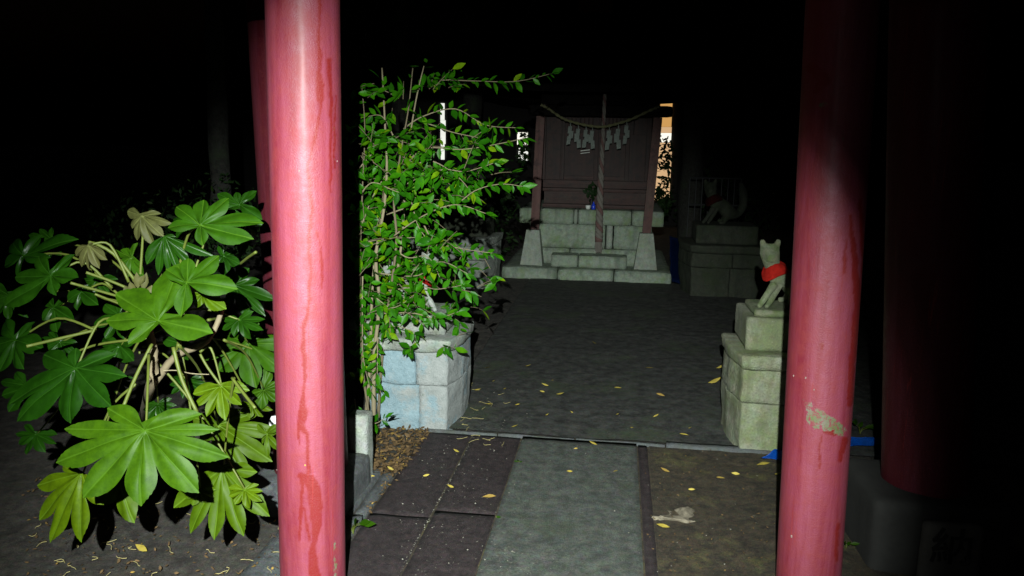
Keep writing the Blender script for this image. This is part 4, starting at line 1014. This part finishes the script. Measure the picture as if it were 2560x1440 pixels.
o = scatter(900, litter_reg, (.012, .038), 'litter_brown', 'leaf_litter'); o['label'] = 'brown and yellow leaf litter in front of the left pedestal'; o['category'] = 'leaf litter'
def edge_reg():
    t = rng.random(); y = 1081+t*200; return 1071-(y-1081)*.786-6+rng.gauss(0, 5), y
o = scatter(170, edge_reg, (.008, .028), 'litter_brown', 'leaf_litter'); o['label'] = 'thin line of tan leaf crumbs along the left edge of the path'; o['category'] = 'leaf litter'
def soil_reg(): return rng.uniform(60, 700), rng.uniform(1180, 1440)
o = scatter(420, soil_reg, (.006, .024), 'litter_brown', 'leaf_litter'); o['label'] = 'scattered brown crumbs on the soil under the big leaved shrub'; o['category'] = 'leaf litter'
def moss_reg(): return rng.uniform(1612, 1950), rng.uniform(1125, 1440)
o = scatter(260, moss_reg, (.004, .014), 'litter_brown', 'leaf_litter'); o['label'] = 'fine brown crumbs on the mossy ground right of the path'; o['category'] = 'leaf litter'
def path_reg():
    if rng.random() < .6: return rng.uniform(1000, 1330), rng.uniform(1030, 1440)
    return rng.uniform(890, 1900), rng.uniform(950, 1440)
o = scatter(520, path_reg, (.0018, .0046), 'grit_pale', 'grit', False); o['label'] = 'pale grit sprinkled over the path and the yard'; o['category'] = 'grit'
def jt_reg():
    t = rng.random(); return 1186-(t*350)*.5515+rng.gauss(0, 1.5), 1090+t*350
o = scatter(150, jt_reg, (.002, .005), 'grit_pale', 'grit', False); o['label'] = 'pale grit lodged in the joint between the dark slabs'; o['category'] = 'grit'
bm = bmesh.new()
for q in range(70):
    x, y = soil_reg() if q < 48 else (rng.uniform(1150, 1260), rng.uniform(960, 1120)); p = gp(x, y, .01); a = rng.uniform(0, 6.28); pts = [p]
    for s in range(4): a += rng.gauss(0, .7); p = p+Vector((math.cos(a), math.sin(a), 0))*rng.uniform(.008, .02); pts.append(p)
    tube(curve_pts(pts, 8), .0011, 4, bm)
o = obj('plant_fibres', bm, 'fibre'); o['kind'] = 'stuff'; o['label'] = 'thin curled yellowish plant fibres on the ground'; o['category'] = 'fibres'

# ------------------------------------------------------------------ what stands in the dark behind
def leaf_cloud(name, boxes, n, size, mat, parent=None, flat=.5):
    bm = bmesh.new(); lay = bm.verts.layers.float.new('hue')
    for q in range(n):
        c, r_ = boxes[q % len(boxes)]; u = randn(); u = u.normalized()*rng.random()**.4
        p = Vector((c[0]+u.x*r_[0], c[1]+u.y*r_[1], c[2]+u.z*r_[2]))
        if p.z < .03: p.z = rng.uniform(.03, .2)
        if noise.noise(p*2.2) < -.18: continue
        L = rng.uniform(*size); leaf_bm(bm, p, randn()+Vector((0, -.4, -.2)), Vector((0, -.7, .6))+randn()*.5, L, L*.45, .3, .2, rng.random(), lay, 3)
    return obj(name, bm, mat, parent)
def tree(base, h, r0, label, crown, n=2600, lean=(0, 0), leaf=(.06, .12)):
    t = thing('tree', base, label, 'tree', 'trees standing in the dark round the shrine'); b_ = Vector(base); b_.z = -.1
    top_ = b_+Vector((lean[0], lean[1], h)); P_ = curve_pts([b_, b_.lerp(top_, .5)+Vector((rng.gauss(0, .05), 0, 0)), top_], 18)
    obj('trunk', tube(P_, [r0*(1.25-.75*i/18)*(1.25 if i == 0 else 1) for i in range(19)], 14, jit=.35), 'dark_bark', t, smooth=True)
    for q in range(5):
        s = b_.lerp(top_, .6+.07*q); a = rng.uniform(0, 6.28); e = s+Vector((math.cos(a)*1.1, math.sin(a)*1.1, .7)); obj('limb', tube(curve_pts([s, s.lerp(e, .5)+Vector((0, 0, .15)), e], 7), [r0*.3*(1-.1*i) for i in range(8)], 7), 'dark_bark', t, smooth=True)
    leaf_cloud('crown', crown, n, leaf, 'night_leaf', t); return t
g0 = at(547, 470, 6.6); g0.z = 0
tree(g0, 5.0, .085, 'slim grey trunked tree left of the near pillars beyond the shrub', [((g0.x, 6.6, 4.2), (1.6, 1.4, 1.2))], 1500)
leaf_ = lambda x, y, Y: tuple(at(x, y, Y))
o = leaf_cloud('dark_shrub', [((at(400, 450, 6).x, 6.0, .75), (.75, .4, .42)), ((at(530, 430, 6.2).x, 6.2, .7), (.5, .4, .6))], 1100, (.03, .075), 'night_leaf'); o['label'] = 'dim small leaved shrub in the dark above the big leaves'; o['category'] = 'shrub'
gtr = at(1735, 420, 11.5)
tree((gtr.x, 11.5, 0), 5.5, .14, 'dark tree right of the shrine against the lit wall', [((gtr.x+.4, 11.5, 4.6), (1.8, 1.2, 1.3))], 1800)
gtl = at(1200, 420, 12); tree((gtl.x-.15, 12.3, 0), 6, .14, 'dark tree behind the bush left of the shrine', [((gtl.x-.3, 12, 4.8), (2.0, 1.2, 1.3))], 2000)
gt3 = at(1010, 420, 11); tree((gt3.x, 11, 0), 6, .12, 'dark tree farther left behind the leafy bush', [((gt3.x-.5, 11, 4.2), (2.0, 1.2, 1.6))], 1800)
# hedge right behind the pedestals
def hedge(x0_, x1_, Y, h, label, n, seedd=0):
    k_ = 6; bx = [((x0_+(x1_-x0_)*(i+.5)/k_, Y+rng.uniform(-.2, .2), h*.5), ((x1_-x0_)/k_*.75, .35, h*.55)) for i in range(k_)]
    o = leaf_cloud('hedge', bx, n, (.05, .10), 'night_leaf'); o['label'] = label; o['category'] = 'hedge'; return o
hedge(at(1118, 500, 10.4).x, at(1292, 500, 10.4).x, 10.4, 1.3, 'dim hedge between the leafy bush and the shrine', 700)
hedge(at(1690, 500, 12.5).x, at(2050, 500, 12.5).x, 12.5, 1.5, 'dim hedge behind the far right pedestal', 900)
sil = leaf_cloud('climbing_shrub', [((at(1658, y, 12.0).x, 12.0, at(1658, y, 12.0).z), (.17, .2, .22)) for y in (372, 405, 440, 475, 505)], 700, (.06, .12), 'night_leaf'); sil['label'] = 'leafy climber silhouetted against the orange lit wall right of the shrine'; sil['category'] = 'shrub'
sil2 = leaf_cloud('climbing_shrub', [((at(1308, y, 12.0).x, 12.0, at(1308, y, 12.0).z), (.11, .15, .12)) for y in (345, 372, 392)], 170, (.05, .09), 'night_leaf'); sil2['label'] = 'few dark leaves before the small bright gap left of the shrine'; sil2['category'] = 'shrub'
# iron fence right at the back
fe = thing('iron_fence', (at(1770, 500, 10.2).x, 10.2, 0), 'thin pale iron railing behind the far right fox statue', 'fence')
fx0, fx1 = at(1722, 500, 10.2).x, at(1850, 500, 10.2).x; fz0, fz1 = at(1770, 512, 10.2).z, at(1770, 445, 10.2).z
for i in range(9):
    x = fx0+(fx1-fx0)*i/8; obj('bar', tube([Vector((x, 10.2, 0)), Vector((x, 10.2, fz1))], .007, 6), 'fence_iron', fe)
obj('rail', tube([Vector((fx0, 10.2, fz0)), Vector((fx1, 10.2, fz0))], .012, 6), 'fence_iron', fe); obj('rail', tube([Vector((fx0, 10.2, fz1)), Vector((fx1, 10.2, fz1))], .010, 6), 'fence_iron', fe)
# houses beyond, with the few lights that reach here
def boxm(x0_, x1_, y0_, y1_, z0_, z1_): 
    bm = bmesh.new(); bmesh.ops.create_cube(bm, size=1)
    for v_ in bm.verts: v_.co = Vector(((x0_+x1_)/2+v_.co.x*(x1_-x0_), (y0_+y1_)/2+v_.co.y*(y1_-y0_), (z0_+z1_)/2+v_.co.z*(z1_-z0_)))
    return bm
def gable(x0_, x1_, y0_, y1_, z0_, h):
    bm = bmesh.new(); ym = (y0_+y1_)/2; e = .4
    v_ = [bm.verts.new(p) for p in ((x0_-e, y0_-e, z0_), (x1_+e, y0_-e, z0_), (x1_+e, y1_+e, z0_), (x0_-e, y1_+e, z0_), (x0_-e, ym, z0_+h), (x1_+e, ym, z0_+h))]
    for f in ((0, 1, 5, 4), (2, 3, 4, 5), (0, 4, 3), (1, 2, 5), (0, 3, 2, 1)): bm.faces.new([v_[i] for i in f])
    return bm
YH = 16
ox0, ox1 = at(1645, 400, YH).x, at(1683, 400, YH).x
h1 = thing('house', (ox0+2, YH+3, 0), 'house beyond the shrine with an orange lit window right of it', 'house')
obj('wall', boxm(ox0-.7, ox0+6, YH+.1, YH+6, -.1, 5), 'house_wall', h1); obj('roof', gable(ox0-.7, ox0+6, YH+.1, YH+6, 5, 1.6), 'roof_dark', h1)
def zz(y): return at(1660, y, YH).z
w = obj('window', boxm(ox0-.02, ox1+.1, YH+.02, YH+.12, zz(510), zz(245)), 'carved_dark', h1)
def pane(nm, xa_, xb_, ya, yb_, mat, par, Y=YH-.01, th=.02): return obj(nm, boxm(xat(xa_, Y, (ya+yb_)/2), xat(xb_, Y, (ya+yb_)/2), Y, Y+th, at((xa_+xb_)/2, yb_, Y).z, at((xa_+xb_)/2, ya, Y).z), mat, par)
pane('pane', 1650, 1680, 248, 317, 'window_orange', w); pane('pane', 1648, 1679, 317.5, 332, 'window_cream', w); pane('pane', 1645, 1678, 332.5, 356, 'window_white', w); pane('pane', 1636, 1677, 356.5, 500, 'window_cream', w)
wx0 = at(1101, 330, YH).x
h2 = thing('house', (wx0-1, YH+3, 0), 'house beyond the bush with a narrow white lit window', 'house')
obj('wall', boxm(wx0-5, at(1345, 350, YH).x, YH+.1, YH+6, -.1, 5), 'house_wall', h2); obj('roof', gable(wx0-5, at(1345, 350, YH).x, YH+.1, YH+6, 5, 1.6), 'roof_dark', h2)
w2 = obj('window', boxm(wx0-.05, at(1118, 330, YH).x, YH+.02, YH+.12, at(1107, 402, YH).z, at(1107, 254, YH).z), 'carved_dark', h2)
pane('pane', 1101, 1111, 258, 300, 'window_pale', w2); pane('pane', 1101, 1113.5, 300.5, 360, 'window_pale', w2); pane('pane', 1102, 1111, 360.5, 399, 'window_pale', w2)
w3 = obj('window', boxm(at(1290, 350, YH).x, at(1322, 350, YH).x, YH+.02, YH+.12, at(1305, 402, YH).z, at(1305, 328, YH).z), 'carved_dark', h2)
pane('pane', 1293, 1319, 331, 362, 'window_white', w3); pane('pane', 1296, 1320, 370, 401, 'window_pale', w3)
